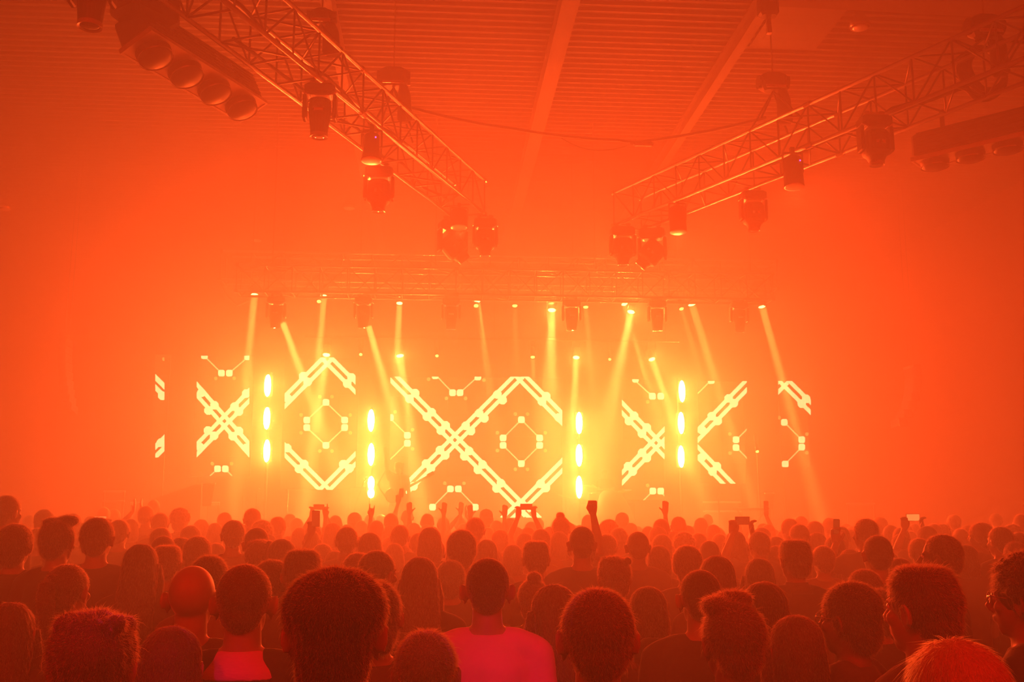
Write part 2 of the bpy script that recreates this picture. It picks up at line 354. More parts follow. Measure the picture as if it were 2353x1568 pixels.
moving_head('largest moving light of the climbing truss with a stepped nose, near the dark blinder', 2008, 268, 84, G1, z=zf)
# give the two tipped movers their tilt
for o in bpy.data.objects:
    if o.get('label', '').startswith('moving light tipped'): hh = [c for c in o.children if c.name.startswith('head')][0]; hh.matrix_local = Matrix.Translation((0, 0, -.34)) @ Matrix.Rotation(-.75, 4, 'Y')
    if o.get('label', '').startswith('larger moving'): hh = [c for c in o.children if c.name.startswith('head')][0]; hh.matrix_local = Matrix.Translation((0, 0, -.34)) @ Matrix.Rotation(.75, 4, 'Y')
# movers under the stage truss
G2 = 'dark movers under the stage truss'
for i, (x, lab) in enumerate(((636, 'first dark mover over the stage front, nearest the outermost lit spot'), (836, 'second dark mover over the stage front, a beam leaving its nose'),
        (1037, 'barely visible mover in the haze at the middle of the stage truss'), (1313, 'mover with a bright handle bar, fourth along the stage truss'),
        (1509, 'mover with bright edges between two lit spots, fifth along the stage truss'), (1697, 'last dark mover of the stage truss, beside the long slanting beam'))):
    moving_head(lab, x, (682, 683, 686, 689, 691, 694)[i], 45, G2, Y=18.35, style='wash', tilt=.0)
# lit spots
G3 = 'lit spots of the stage truss'
def lit_spot(label, x, y, r, Y, aim, mt, group, bar=True):
    p = P(x, y, Y); t = thing('spot_light', label, 'stage light', p, 0, group)
    d = (aim - p).normalized() if aim is not None else Vector((0, -.5, -1)).normalized()
    q = d.to_track_quat('-Z', 'Y').to_matrix().to_4x4()
    k = MB(); k.loft([(0, 0, .24, r * .5, r * .5), (0, 0, .22, r * 1.0, r * 1.0), (0, 0, .1, r * 1.15, r * 1.15), (0, 0, .01, r * 1.2, r * 1.2)], 16)
    h = k.obj('housing', M['black'], t, smooth=True); h.matrix_local = q
    k = MB(); k.ell((0, 0, 0), (r, r, .03), 16, 6); k.obj('lens', mt, h, smooth=True)
    k = MB(); k.tube([(-r * 1.3, 0, .1), (-r * 1.3, .0, .1 + r), (-r * 1.3, 0, .38), (r * 1.3, 0, .38), (r * 1.3, 0, .1)], .012, 6); k.obj('yoke', M['silver'], t)
    if bar: k = MB(); k.tube([(0, 0, .36), (0, 0, max(.4, zst - p.z))], .014, 6); k.box((0, .05, max(.4, zst - p.z) + .03), (.045, .62, .03)); k.obj('hanger', M['black'], t)
    if y > 1000: k = MB(); k.tube([(0, 0, -.03), (0, 0, 1.2 - p.z)], .018, 8); k.box((0, 0, 1.215 - p.z), (.35, .35, .03)); k.obj('floor_stand', M['black'], t)
WH = ['at the outer end over the first screen strip', 'over the second screen', 'of the stacked pair over the gap before the wide screen', 'over the left half of the wide screen',
      'upper of the pair over the wide screen', 'white-hot, lower of the pair over the wide screen', 'small, over the third light column',
      'upper one of the crossing pair', 'white-hot, lower one of the crossing pair', 'throwing the long slanting beam across the fourth column', 'last of the row, with a long slanting beam',
      'in the lower row, just on top of the zigzag peak', 'white-hot in the lower row, before the wide screen', 'white-hot in the lower row, above the third light column',
      'white-hot in the lower row, above the fourth light column', 'faint, alone over the middle of the wide screen', 'tiny, just beside the long slanting beam', 'tiny in the lower row, over the right peak of the wide screen']
for i, (x, y, x2, y2, e, ang, r) in enumerate(BEAMS):
    b = P(x2, y2, YT - .35); low = y > 780
    lit_spot('round lit spot ' + WH[i], x, y, r, YT, b, M['lensglow'] if r > .057 else M['dotglow'], G3, not low)
WD = ['upper disc of the stacked pair before the wide screen', 'tiny disc left of the second beam', 'lower small disc over the left half of the wide screen', 'tiny disc above the second light column',
      'tiny disc over the upper edge of the wide screen', 'tiny disc right of the third light column', 'tiny one low beside the fifth screen']
for (x, y, r), lb in zip(DOTS, WD): lit_spot('lit spot seen as the ' + lb, x, y, r, YT, None, M['dotglow'], G3, y < 780)
# lower pipe that carries the lower row of spots (rear)
lp = MB(); a, b = P(700, 774, YT), P(1560, 774, YT); lp.tube([(a.x, a.y, a.z), (b.x, a.y, a.z)], .025, 8)
t = thing('lamp_pipe', 'thin pipe carrying the lower row of spots above the screens', 'pipe', (0, 0, 0)); lp.obj('pipe', M['black'], t)
for x in (a.x + .3, (a.x + b.x) / 2, b.x - .3): k = MB(); k.tube([(x, a.y, a.z), (x, a.y, zst)], .006, 5); k.obj('hanging_wire', M['cable'], t)
# ---------------------------------------------------------------- blinders (battens of four round lamps)
def blinder(label, p0, p1, right, n=4, body=.34, roll=0.):
    """p0 near end, p1 far end of the batten (3D points, lower outer edge)"""
    d = (p1 - p0); L = d.length; ang = math.atan2(d.y, d.x)
    t = thing('blinder', label, 'stage light', (p0 + p1) / 2, ang, 'blinder battens')
    t.rotation_euler = (roll, 0, ang)
    k = MB(); k.bevbox((0, 0, .16), (L, body, .30), .03); k.obj('housing', M['black'], t)
    k = MB()
    for s in (-1, 1): k.box((0, s * (body / 2 + .005), -.005), (L + .02, .02, .05)); k.box((s * (L / 2), 0, -.005), (.02, body, .05))
    k.box((0, 0, -.012), (L * .99, body * .98, .02)); k.obj('face_plate', M['plate'], t)
    for j in range(6): k = MB(); k.box((0, body / 2 + .02 if right < 0 else -body / 2 - .02, .06 + j * .045), (L * .9, .02, .018)); k.obj('cooling_fin', M['black'], t)
    for i in range(n):
        x = -L / 2 + (i + .5) * L / n; R_ = min(L / n, body) * .46
        k = MB(); k.loft([(x, 0, .02, R_, R_), (x, 0, -.03, R_ * 1.02, R_ * 1.02), (x, 0, -.09, R_ * .96, R_ * .96), (x, 0, -.12, R_ * .7, R_ * .7)], 20); l = k.obj('lamp', M['black'], t, smooth=True)
        k = MB(); k.tube([(x, 0, -.085), (x, 0, -.10)], R_ * 1.0, 20, cap=False); k.obj('lamp_ring', M['silver'], l, smooth=True)
    k = MB()
    for x in (-L * .3, L * .3): k.box((x, 0, .42), (.04, .04, .3))
    k.obj('bracket', M['black'], t)
    return t
zb_ = 6.0
bn, bf = Pz(312, 92, zb_), Pz(580, 255, zb_)
t = blinder('dark four-lamp blinder with pale rim and round lamps, beside the slanting truss', bn, bf, 1, roll=-.45)
k = MB(); k.box((.25, -.185, .2), (.26, .012, .12)); k.obj('label_plate', M['plate'], t)
bn2, bf2 = Pz(2450, 296, zb_), Pz(2108, 375, zb_)
blinder('dark blinder batten with lamps on its underside, cut by the right edge', bn2, bf2, -1)
# brackets up to trusses are included; upper wash box next to left blinder
k = MB(); t = thing('dimmer_pack', 'dark rounded box above the left blinder at the top edge', 'equipment box', Pz(335, 20, 6.35), .9); k.bevbox((0, 0, 0), (.5, .4, .3), .05); k.obj('body', M['black'], t)
k = MB(); k.box((0, 0, .2), (.06, .3, .12)); k.obj('bracket', M['silver'], t)
# ---------------------------------------------------------------- chain hoists and bridles
def hoist(label, px, py, Y, top=9.5, s=1.):
    p = P(px, py, Y); t = thing('chain_hoist', label, 'hoist', p)
    k = MB(); k.bevbox((0, 0, 0), (.34 * s, .24 * s, .24 * s), .05); k.tube([(-.2 * s, 0, 0), (.2 * s, 0, 0)], .09 * s, 14); k.obj('motor', M['black'], t)
    k = MB(); k.loft([(.12 * s, 0, -.10 * s, .06, .06), (.13 * s, 0, -.22 * s, .09, .08), (.14 * s, 0, -.52 * s, .10, .09), (.14 * s, 0, -.56 * s, .07, .06)], 14); k.obj('chain_bag', M['cloth'], t, smooth=True)
    k = MB(); k.box((0, -.13 * s, -.1 * s), (.26 * s, .01, .035)); k.obj('label_plate', M['plate'], t)
    k = MB(); k.tube([(0, 0, .1), (0, 0, top - p.z)], .010, 6); k.obj('chain', M['silver'], t)
    k = MB()
    for sx in (-1, 1):
        for sy in (-1, 1): k.tube([(0, 0, -.12 * s), (sx * .26, sy * .26, -max(.3, p.z - ZT - .5))], .014, 6)
    k.obj('sling', M['cable'], t)
    return t
hoist('chain hoist hanging above the middle of the climbing truss on a bridle', 1776, 190, 11.9, s=1.0)
hoist('chain hoist dimly seen above the slanting truss near the stage end', 740, 40, 10.4, s=.8)
hoist('dark hoist block over the near part of the climbing truss', 2262, 62, 9.7, s=1.0)
hoist('dark hoist block with a pale label, above the far half of the slanting truss', 905, 180, 12.6, s=1.1)
t = thing('chain_hoist', 'small hoist hook hanging from the roof girder at the top edge', 'hoist', P(1765, 30, 11.5)); k = MB(); k.bevbox((0, 0, .15), (.24, .2, .4), .03); k.obj('motor', M['black'], t)
k = MB(); k.tube([(0, 0, -.02), (0, 0, -.2)], .035, 8); k.box((0, 0, -.24), (.06, .06, .08)); k.obj('hook', M['silver'], t)
k = MB(); k.tube([(0, 0, .3), (0, 0, ZC - t.location.z - .05)], .012, 6); k.obj('chain', M['silver'], t)
# coiled cable and loose cables in trusses
def cable(label, pts, r=.014, name='cable', sag=0., mt='cable'):
    pts = [Vector(p) for p in pts]; out = []
    for a, b in zip(pts[:-1], pts[1:]):
        for i in range(10): u = i / 10; q = a.lerp(b, u); q.z -= sag * 4 * u * (1 - u); out.append(q)
    out.append(pts[-1]); k = MB(); k.tube(out, r, 6); o = k.obj(name, M[mt], smooth=True); return tag(o, label, 'cable')
cable('thick black cable sagging between the two front trusses', [P(935, 245, 12.6), P(1180, 296, 13.4), P(1420, 322, 14), P(1500, 322, 14), P(1760, 270, 13.1)], .022, sag=.03)
cable('thin loose wire drooping under the sagging main cable', [P(1290, 318, 13.6), P(1360, 345, 13.7), P(1440, 335, 14)], .008, sag=.03)
cable('thin cable loop hanging at the outer end of the stage truss', [P(500, 640, YS), P(520, 680, YS), P(545, 703, YS), P(575, 690, YS)], .018, mt='silver')
k = MB(); p = P(1478, 331, 14); k.bevbox((0, 0, 0), (.3, .1, .07), .02); t = thing('cable_connector', 'small dark connector box lying on the sagging cable', 'connector', p); k.obj('body', M['black'], t)
k = MB(); k.tube([(-.15, 0, 0), (-.2, 0, .01)], .02, 8); k.obj('plug', M['black'], t)
t = thing('cable_coil', 'dark coiled multicore cable wound inside the climbing truss near the edge', 'cable', P(2268, 160, 9.9)); 
for j in range(3):
    k = MB(); R_ = .20 + .03 * j; k.tube([(R_ * math.cos(a) , .05 * j + .02 * math.sin(3 * a), R_ * 1.15 * math.sin(a)) for a in [2 * PI * q / 24 for q in range(25)]], .03, 6); k.obj('loop', M['cable'], t, smooth=True)
for j, (a, b) in enumerate(((.5, 6), (2.5, 9.5))):
    for tt, dd, A_, nm in ((tl, dl, Df, 'slanting'), (tr, dr, Rf, 'climbing')):
        side = Vector((-dd.y, dd.x, 0)); pts = []
        for q in range(14): u = a + (b - a) * q / 13; pts.append(A_ + dd * u + side * (.12 + .25 * j + .04 * math.sin(q * 2.1)) + Vector((0, 0, .05 + .1 * j + .035 * math.cos(q * 1.7))))
        k = MB(); k.tube(pts, .018, 6); k.obj('power_cable', M['cable'], None, smooth=True)
        tag(bpy.context.scene.collection.objects[-1], 'black power cable lying %s inside the %s truss' % (('low along the far half', 'higher up along the near half')[j], nm), 'cable')
# round pendant lamps and ceiling details
def pendant(label, px, py, z, wpx):
    p = Pz(px, py, z); R_ = wpx * p.y / F / 2; t = thing('pendant_lamp', label, 'ceiling lamp', p, 0, 'round house lamps under the roof')
    k = MB(); k.loft([(0, 0, 0, R_, R_), (0, 0, .06, R_ * .95, R_ * .95), (0, 0, .2, R_ * .45, R_ * .45), (0, 0, .28, R_ * .2, R_ * .2)], 24); k.obj('shade', M['silver'], t, smooth=True)
    k = MB(); k.loft([(0, 0, -.01, R_ * .9, R_ * .9), (0, 0, -.035, R_ * .6, R_ * .6)], 24); k.obj('diffuser', M['frost'], t, smooth=True)
    k = MB(); k.tube([(0, 0, .28), (0, 0, ZC - z - .03)], .012, 6); k.obj('rod', M['dark'], t)
pendant('round house lamp under the roof beside the dark girder, upper right', 1976, 62, 8.9, 52)
pendant('tiny far house lamp seen as pale slits left of the middle movers', 802, 478, 8.9, 30)
pendant('tiny far house lamp near the left edge, halfway up', 12, 480, 8.9, 26)
pendant('tiny far house lamp above the start of the stage truss', 590, 552, 8.9, 24)
# ---------------------------------------------------------------- line arrays
def line_array(label, x, y0, y1, w, Y, n, lean, sx):
    a = P(x, y0, Y); b = P(x, y1, Y); t = thing('line_array_speaker', label, 'loudspeaker', a); wd = w * Y / F; h = (a.z - b.z) / n
    z = 0; yy = 0; xx = 0; ang = 0; gm = M['black']
    for i in range(n):
        ang = .02 + .012 * i * i * .5; k = MB(); k.box((0, 0, 0), (wd, .4, h * .93), Matrix.Rotation(-ang * .5, 3, 'X')); c = k.obj('cabinet', gm, t, loc=(xx, yy, z - h / 2))
        k = MB()
        for s in (-1, 1): k.box((s * wd * .48, -.21, 0), (.02, .02, h * .9), Matrix.Rotation(-ang * .5, 3, 'X'))
        k.box((0, -.21, -h * .42), (wd, .02, .02)); k.tube([(-wd * .3, -.215, h * .3), (wd * .3, -.215, -h * .3)], .008, 5); k.obj('grille_frame', M['silver'], c)
        z -= h; yy += .02 * i; xx += lean * w / 15 * .012 * i
    k = MB(); k.box((0, 0, .05), (wd * .9, .5, .06)); k.tube([(0, -.1, .05), (0, -.1, ZC - a.z)], .007, 6); k.tube([(0, .15, .05), (0, .15, ZC - a.z)], .007, 6); k.obj('flying_frame', M['silver'], t)
line_array('faint hanging line array loudspeaker in the haze near the left wall', 153, 780, 942, 15, 21, 9, 0, 1)
line_array('faint hanging line array loudspeaker in the haze near the right wall', 2096, 850, 980, 20, 21, 7, -1, 1)
# ---------------------------------------------------------------- stage and screens
ZS = 1.2
t = thing('stage', 'raised black stage across the hall, its edge hidden behind the crowd', 'stage', (0, 22.5, 0))
k = MB(); k.box((0, 0, ZS - .05), (20, 8.4, .1)); k.obj('deck', M['stage'], t)
k = MB()
for i in range(120): x = -10 + i * 20 / 120; k.add([(x, -4.15 - .03 * (i % 2), 0), (x + 20 / 120, -4.15 - .03 * ((i + 1) % 2), 0), (x + 20 / 120, -4.15 - .03 * ((i + 1) % 2), ZS - .1), (x, -4.15 - .03 * (i % 2), ZS - .1)], [(0, 1, 2, 3)])
k.obj('skirt', M['cloth'], t)
k = MB()
for x in range(-9, 10, 3):
    for y in (-3.8, 0, 3.8): k.tube([(x, y, 0), (x, y, ZS - .1)], .03, 8)
k.obj('support', M['silver'], t)
YL = 25.0
def clip(poly, r):
    x0, y0, x1, y1 = r
    for (ax, s, lim) in ((0, 1, x0), (0, -1, x1), (1, 1, y0), (1, -1, y1)):
        out = []
        for i in range(len(poly)):
            p, q = poly[i], poly[(i + 1) % len(poly)]; dp, dq = s * (p[ax] - lim), s * (q[ax] - lim)
            if dp >= 0: out.append(p)
            if dp * dq < 0: u = dp / (dp - dq); out.append((p[0] + (q[0] - p[0]) * u, p[1] + (q[1] - p[1]) * u))
        poly = out
        if len(poly) < 3: return []
    return poly
def strip(a, b, off, hw, ext=0):
    dx, dy = b[0] - a[0], b[1] - a[1]; L = math.hypot(dx, dy); ux, uy = dx / L, dy / L; nx, ny = -uy, ux
    a = (a[0] - ux * ext, a[1] - uy * ext); b = (b[0] + ux * ext, b[1] + uy * ext)
    return [(a[0] + nx * (off - hw), a[1] + ny * (off - hw)), (b[0] + nx * (off - hw), b[1] + ny * (off - hw)), (b[0] + nx * (off + hw), b[1] + ny * (off + hw)), (a[0] + nx * (off + hw), a[1] + ny * (off + hw))]
def ngon(c, r, n=8, sq=False):
    if sq:   # rounded square
        a, b = r, r * .62; return [(c[0] + x, c[1] + y) for x, y in ((a, -b), (a, b), (b, a), (-b, a), (-a, b), (-a, -b), (-b, -a), (b, -a))]
    return [(c[0] + r * math.cos(2 * PI * (i + .5) / n), c[1] + r * math.sin(2 * PI * (i + .5) / n)) for i in range(n)]
def screen(label, rect, thick, blobs, thin, squares, dims, lw=4.6, off=8.2, br=10.5, tiles=(0, 0)):
    x0, y0, x1, y1 = rect; c = P((x0 + x1) / 2, (y0 + y1) / 2, YL); a, b = P(x0, y0, YL), P(x1, y1, YL)
    t = thing('led_screen', label, 'screen', (c.x, YL, b.z), 0, 'screen panels behind the stage'); O = Vector((c.x, YL, b.z)); wd, ht = b.x - a.x, a.z - b.z
    nx, nz = max(1, round(wd / .5)), max(1, round(ht / .5)); k = MB(); k.box((0, 0, 0), (wd / nx * .992, .07, ht / nz * .992)); tm = k.mesh('panel', M['case'])
    k = MB(); k.box((0, 0, 0), (wd / nx * .98, .006, ht / nz * .98)); sm = k.mesh('screen_face', M['screen'])
    for i in range(nx):
        for j in range(nz): q = put('panel', tm, t, (-wd / 2 + (i + .5) * wd / nx, .05, (j + .5) * ht / nz)); put('screen_face', sm, q, (0, -.039, 0))
    k = MB(); k.tube([(-wd * .4, .15, -O.z + ZS), (-wd * .4, .15, ht)], .025, 8); k.tube([(wd * .4, .15, -O.z + ZS), (wd * .4, .15, ht)], .025, 8); k.obj('rear_frame', M['silver'], t)
    def flat(name, polys, m, dep):
        k = MB()
        for p in polys:
            p = clip(p, rect)
            if len(p) < 3: continue
            vv = [P(x, y, YL) - O + Vector((0, -dep, 0)) for x, y in p]
            if (vv[1] - vv[0]).cross(vv[2] - vv[1]).y > 0: vv = vv[::-1]
            k.add(vv, [tuple(range(len(vv)))])
        if k.v: k.obj(name, m, t)['kind'] = 'stuff'
    flat('bright_line', [strip(a, b, s * off, lw, 3) for a, b in thick for s in (-1, 1)], M['line'], .006)
    flat('bright_node', [ngon(p, br) for p in blobs], M['line'], .009)
    flat('thin_line', [strip(a, b, 0, 1.5) for a, b in thin], M['thin'], .006)
    flat('square_node', [ngon(p, 7.6, sq=True) for p in squares], M['line'], .009)
    flat('dim_spot', [ngon(p, 4.5) for p in dims], M['dim'], .006)
def ring8(cx, yt, ym, yb, xl, xr):    # thin diamond with split side nodes
    sq = [(cx, yt), (xl, ym - 8), (xl, ym + 9), (xr, ym - 8), (xr, ym + 9), (cx, yb)]
    th = [((cx, yt), (xl, ym - 8)), ((cx, yt), (xr, ym - 8)), ((cx, yb), (xl, ym + 9)), ((cx, yb), (xr, ym + 9))]
    dm = [(cx - 14, yt - 13), (cx + 14, yt - 13), (cx - 14, yb + 13), (cx + 14, yb + 13), (xl - 13, ym - 20), (xr + 13, ym - 20), (xl - 13, ym + 21), (xr + 13, ym + 21)]
    return sq, th, dm
screen('narrow screen strip at the far left with two slanted light scraps', (357, 815, 378, 1052), [((346, 868), (392, 914)), ((340, 1056), (386, 1010))], [(373, 910), (370, 1018)], [], [], [(377, 826)], lw=5.5)
screen('screen with one bright X, left of the first light column', (452, 818, 573, 1096), [((440, 882), (588, 1050)), ((590, 892), (436, 1050))],
       [(463, 903), (493, 932), (479, 944), (539, 935), (549, 946), (566, 905), (478, 990), (492, 1002), (535, 1003), (549, 991), (460, 1028), (566, 1030)],
       [((471, 820), (508, 857)), ((571, 820), (528, 857)), ((500, 1078), (483, 1094)), ((518, 1078), (533, 1094))], [(470, 818), (569, 820), (509, 858), (527, 858), (500, 1078), (518, 1078)], [(496, 870), (538, 870), (488, 1066), (532, 1066)])
s_, th, dm = ring8(749, 925, 974, 1024, 705, 792)
screen('screen with a broken diamond around a thin small diamond, second light column beside it', (654, 822, 817, 1126), [((640, 937), (755, 822)), ((749, 822), (832, 905)), ((636, 1016), (750, 1130)), ((742, 1130), (832, 1040))],
       [(697, 865), (707, 878), (660, 915), (808, 868), (798, 882), (699, 1067), (687, 1078), (789, 1067), (803, 1077), (660, 1030)], th, s_, dm)
s_, th, dm = ring8(1198, 965, 1015, 1066, 1156, 1240)
screen('widest screen, at the centre, with one big X joining a diamond', (897, 866, 1292, 1190),
       [((892, 857), (1211, 1179)), ((1197, 860), (930, 1127)), ((1194, 862), (1302, 972)), ((1190, 1172), (1302, 1060)), ((1201, 1157), (1160, 1196)), ((1193, 1157), (1234, 1196))],
       [(954, 904), (941, 917), (992, 948), (981, 958), (1024, 978), (1013, 990), (1143, 907), (1155, 920), (1101, 950), (1113, 962), (1070, 979), (1082, 991), (1011, 1035), (1023, 1047), (979, 1066), (990, 1077), (1078, 1037), (1067, 1049), (1109, 1068), (1098, 1080), (1151, 1111), (1141, 1123), (1255, 911), (1245, 923), (1242, 1112), (1254, 1122), (950, 1118), (1284, 960)],
       th + [((1005, 866), (1040, 903)), ((1098, 866), (1057, 903)), ((897, 962), (936, 1001)), ((897, 1056), (936, 1018)), ((1035, 1124), (995, 1165)), ((1053, 1124), (1092, 1165))],
       s_ + [(1000, 864), (1098, 867), (1040, 903), (1057, 903), (897, 960), (936, 1001), (936, 1019), (1035, 1124), (1053, 1124), (994, 1166), (1092, 1166)],
       dm + [(985, 872), (1112, 874), (1026, 916), (1070, 916), (908, 947), (948, 988), (948, 1032), (1022, 1111), (1066, 1111)])
screen('screen with an X cut off at its edge, between third and fourth light columns', (1429, 872, 1527, 1150), [((1420, 928), (1540, 1052)), ((1416, 1112), (1540, 985))],
       [(1457, 956), (1445, 968), (1486, 983), (1475, 997), (1475, 1041), (1486, 1053), (1443, 1072), (1454, 1084)],
       [((1460, 876), (1499, 911)), ((1500, 1129), (1476, 1153)), ((1516, 1129), (1527, 1140))], [(1460, 872), (1499, 911), (1518, 911), (1500, 1129), (1518, 1129)], [(1488, 924), (1488, 1116)])
screen('screen like a K opening to the side, just past the fourth light column', (1603, 876, 1716, 1112), [((1590, 1014), (1730, 870)), ((1590, 1026), (1700, 1140))],
       [(1674, 916), (1686, 927), (1635, 957), (1649, 968), (1647, 1072), (1637, 1084), (1612, 1052), (1612, 988)], [((1691, 1012), (1720, 983)), ((1691, 1028), (1720, 1057)), ((1632, 876), (1603, 905))], [(1691, 1011), (1691, 1029), (1634, 875)], [(1677, 998), (1677, 1042)])
screen('last narrow screen at the far right with a corner of a diamond', (1788, 876, 1863, 1074), [((1798, 872), (1880, 954)), ((1806, 872), (1780, 898))], [(1852, 917), (1842, 928)],
       [((1802, 971), (1842, 1011)), ((1804, 1067), (1842, 1028))], [(1802, 971), (1842, 1011), (1842, 1028), (1804, 1067)], [(1854, 998), (1854, 1041), (1790, 960)])
# light columns
YCOL = 22.0
for (cx, ys, lb) in ((614, (887, 962, 1037), 'first light column with three white-hot lamps, right beside the small X screen'), (853, (967, 1045), 'light column with low lamps at the edge of the wide screen, its foot lamps split in two'),
        (1330, (973, 1047, 1120), 'light column with three white-hot lamps between the wide screen and the drums'), (1564, (900, 973, 1050), 'light column with three white-hot lamps between the cut-off X and the K')):
    lamps = [(y, 1.0) for y in ys] + ([(1111, .58), (1134, .38)] if cx == 853 else [])
    c = P(cx, 1000, YCOL); t = thing('light_column', lb, 'stage light', (c.x, YCOL, ZS), 0, 'upright light columns'); top = P(cx, min(ys) - 32, YCOL).z - ZS
    k = MB(); k.tube([(0, .12, 0), (0, .12, top)], .03, 10); k.obj('pole', M['black'], t)
    k = MB(); k.bevbox((0, .12, .03), (.6, .6, .06), .02); k.obj('base', M['black'], t)
    for (y, s) in lamps:
        z = P(cx, y, YCOL).z - ZS; dx = P(cx + (2 if y < 920 else 0), y, YCOL).x - c.x
        k = MB(); k.loft([(dx, .03, z + .25 * s, .06, .03), (dx, .03, z + .23 * s, .10, .05), (dx, .03, z - .23 * s, .10, .05), (dx, .03, z - .25 * s, .06, .03)], 8); h = k.obj('lamp_housing', M['black'], t)
        k = MB(); k.ell((dx, -.05, z), (.072, .06, .225 * s + .02), 8, 6); k.obj('lamp_tube', M['tube'], h, smooth=True)
# ---------------------------------------------------------------- band gear
def stand(name, label, x, ytop, Y, lean=0., cat='microphone stand', mic=True):
    top = P(x, ytop, Y); t = thing(name, label, cat, (top.x, Y, ZS)); h = top.z - ZS
    k = MB(); k.tube([(0, 0, .02), (0, 0, h * (.62 if lean else 1))], .014, 8); k.obj('pole', M['black'], t)
    k = MB()
    for i in range(3): a = 2 * PI * i / 3; k.tube([(0, 0, .1), (.28 * math.cos(a), .28 * math.sin(a), .01)], .01, 6)
    k.obj('tripod', M['black'], t); e = (lean, 0, h)
    if lean: k = MB(); k.tube([(-lean * .4, 0, h * .5), e], .011, 8); k.obj('boom', M['black'], t)
    if mic: k = MB(); k.tube([e, (lean + (.05 if lean >= 0 else -.05), -.05, h + .06)], [.014, .02], 8); k.ell((lean + .055, -.06, h + .075), (.03, .03, .03), 10, 8); k.obj('microphone', M['silver'], t, smooth=True)
stand('microphone_stand', 'slanting microphone stand in the glow beside the second light column', 818, 1108, 21.5, .16)
stand('microphone_stand', 'upright microphone stand on the empty right part of the stage', 1651, 1146, 20.5)
stand('microphone_stand', 'faint upright microphone stand left of the first light column foot', 590, 1136, 21)
# drum kit on riser
t = thing('drum_kit', 'drum kit with a wide flat cymbal, in the glow of the third light column', 'drums', P(1385, 1200, 23.4)); t.location.z = ZS; O = t.location
k = MB(); k.bevbox((0, 0, .15), (2.2, 1.8, .3), .03); k.obj('riser', M['stage'], t)
k = MB(); k.tube([(0, -.4, .62), (0, 0, .62)], .30, 24); k.obj('bass_drum', M['glossy'], t)
for (x, y, z, r, h) in ((-.22, -.35, 1.05, .15, .22), (.2, -.35, 1.05, .16, .24), (.55, .0, .72, .21, .42), (-.5, .1, .85, .18, .16)):
    k = MB(); k.tube([(x, y, z - h / 2), (x, y, z + h / 2)], r, 20); d_ = k.obj('drum', M['glossy'], t); k = MB(); k.tube([(x, y, z + h / 2 - .012), (x, y, z + h / 2 + .008)], r * 1.04, 20); k.obj('hoop', M['silver'], d_)
for (px, py, r, tl_) in ((1362, 1117, .24, .12), (1432, 1128, .2, -.2), (1300, 1140, .2, .25)):
    c = P(px, py, 23.2) - O; k = MB(); k.tube([(c.x, c.y, .3), (c.x, c.y, c.z)], .012, 6); s_ = k.obj('cymbal_stand', M['silver'], t)
    k = MB(); k.loft([(0, 0, -.02, r, r), (0, 0, -.01, r * .5, r * .5), (0, 0, .0, r * .2, r * .2), (0, 0, .03, r * .1, r * .1)], 24); q = k.obj('cymbal', M['gold'], s_, smooth=True, loc=(c.x, c.y, c.z)); q.rotation_euler = (.15, tl_, 0)
# covered gear beside the drums, keyboard, monitors, rails
t = thing('covered_gear', 'dark draped mound of gear to the side of the drums', 'covered equipment', (P(1415, 1190, 21.9).x, 21.9, ZS))
k = MB(); zt = P(1400, 1128, 21.8).z - ZS; k.loft([(0, 0, 0, .55, .4), (-.02, 0, zt * .3, .50, .38), (-.05, .0, zt * .7, .36, .3), (-.1, 0, zt * .93, .25, .2), (-.12, 0, zt, .14, .1)], 18, sup=2.6); k.obj('drape', M['cloth'], t, smooth=True)
k = MB(); k.box((0, 0, .04), (.9, .6, .08)); k.obj('case', M['black'], t)
t = thing('speaker_wedge', 'dark sloping side cabinet at the left of the stage with one pale end', 'loudspeaker', (P(420, 1150, 20.5).x, 20.5, ZS)); zt = P(460, 1115, 20.5).z - ZS; z1 = P(350, 1162, 20.5).z - ZS
k = MB(); k.add([(-.85, -.3, 0), (.42, -.3, 0), (.42, -.3, zt), (.30, -.3, zt), (-.85, -.3, z1), (-.85, .3, 0), (.42, .3, 0), (.42, .3, zt), (.30, .3, zt), (-.85, .3, z1)], [(0, 1, 2, 3, 4), (9, 8, 7, 6, 5), (0, 5, 6, 1), (1, 6, 7, 2), (2, 7, 8, 3), (3, 8, 9, 4), (4, 9, 5, 0)]); k.obj('cabinet', M['black'], t)
k = MB(); k.add([(.46, -.32, zt - .42), (.62, -.32, zt - .42), (.68, -.32, zt + .01), (.44, -.32, zt + .01), (.46, -.28, zt - .42), (.62, -.28, zt - .42), (.68, -.28, zt + .01), (.44, -.28, zt + .01)], [(0, 1, 2, 3), (7, 6, 5, 4), (0, 4, 5, 1), (1, 5, 6, 2), (2, 6, 7, 3), (3, 7, 4, 0)]); k.obj('side_panel', M['silver'], t)
k = MB(); k.box((.56, -.34, zt + .02), (.28, .05, .03)); k.obj('handle', M['plate'], t)
t = thing('side_monitor', 'pale fan-shaped upright panel on the right of the stage above a raised phone', 'monitor', (P(1768, 1150, 20.5).x, 20.5, ZS)); zt = P(1768, 1134, 20.5).z - ZS
k = MB(); k.add([(-.07, 0, zt - .32), (.07, 0, zt - .32), (.10, 0, zt), (-.10, 0, zt), (-.07, .05, zt - .32), (.07, .05, zt - .32), (.10, .05, zt), (-.10, .05, zt)], [(0, 1, 2, 3), (7, 6, 5, 4), (0, 4, 5, 1), (1, 5, 6, 2), (2, 6, 7, 3), (3, 7, 4, 0)]); k.obj('panel', M['silver'], t)
k = MB(); k.box((0, -.02, zt), (.2, .06, .03)); k.obj('top_edge', M['plate'], t); k = MB(); k.tube([(0, .03, 0), (0, .03, zt - .3)], .02, 8); k.box((0, .03, .01), (.3, .3, .02)); k.obj('stand', M['black'], t)
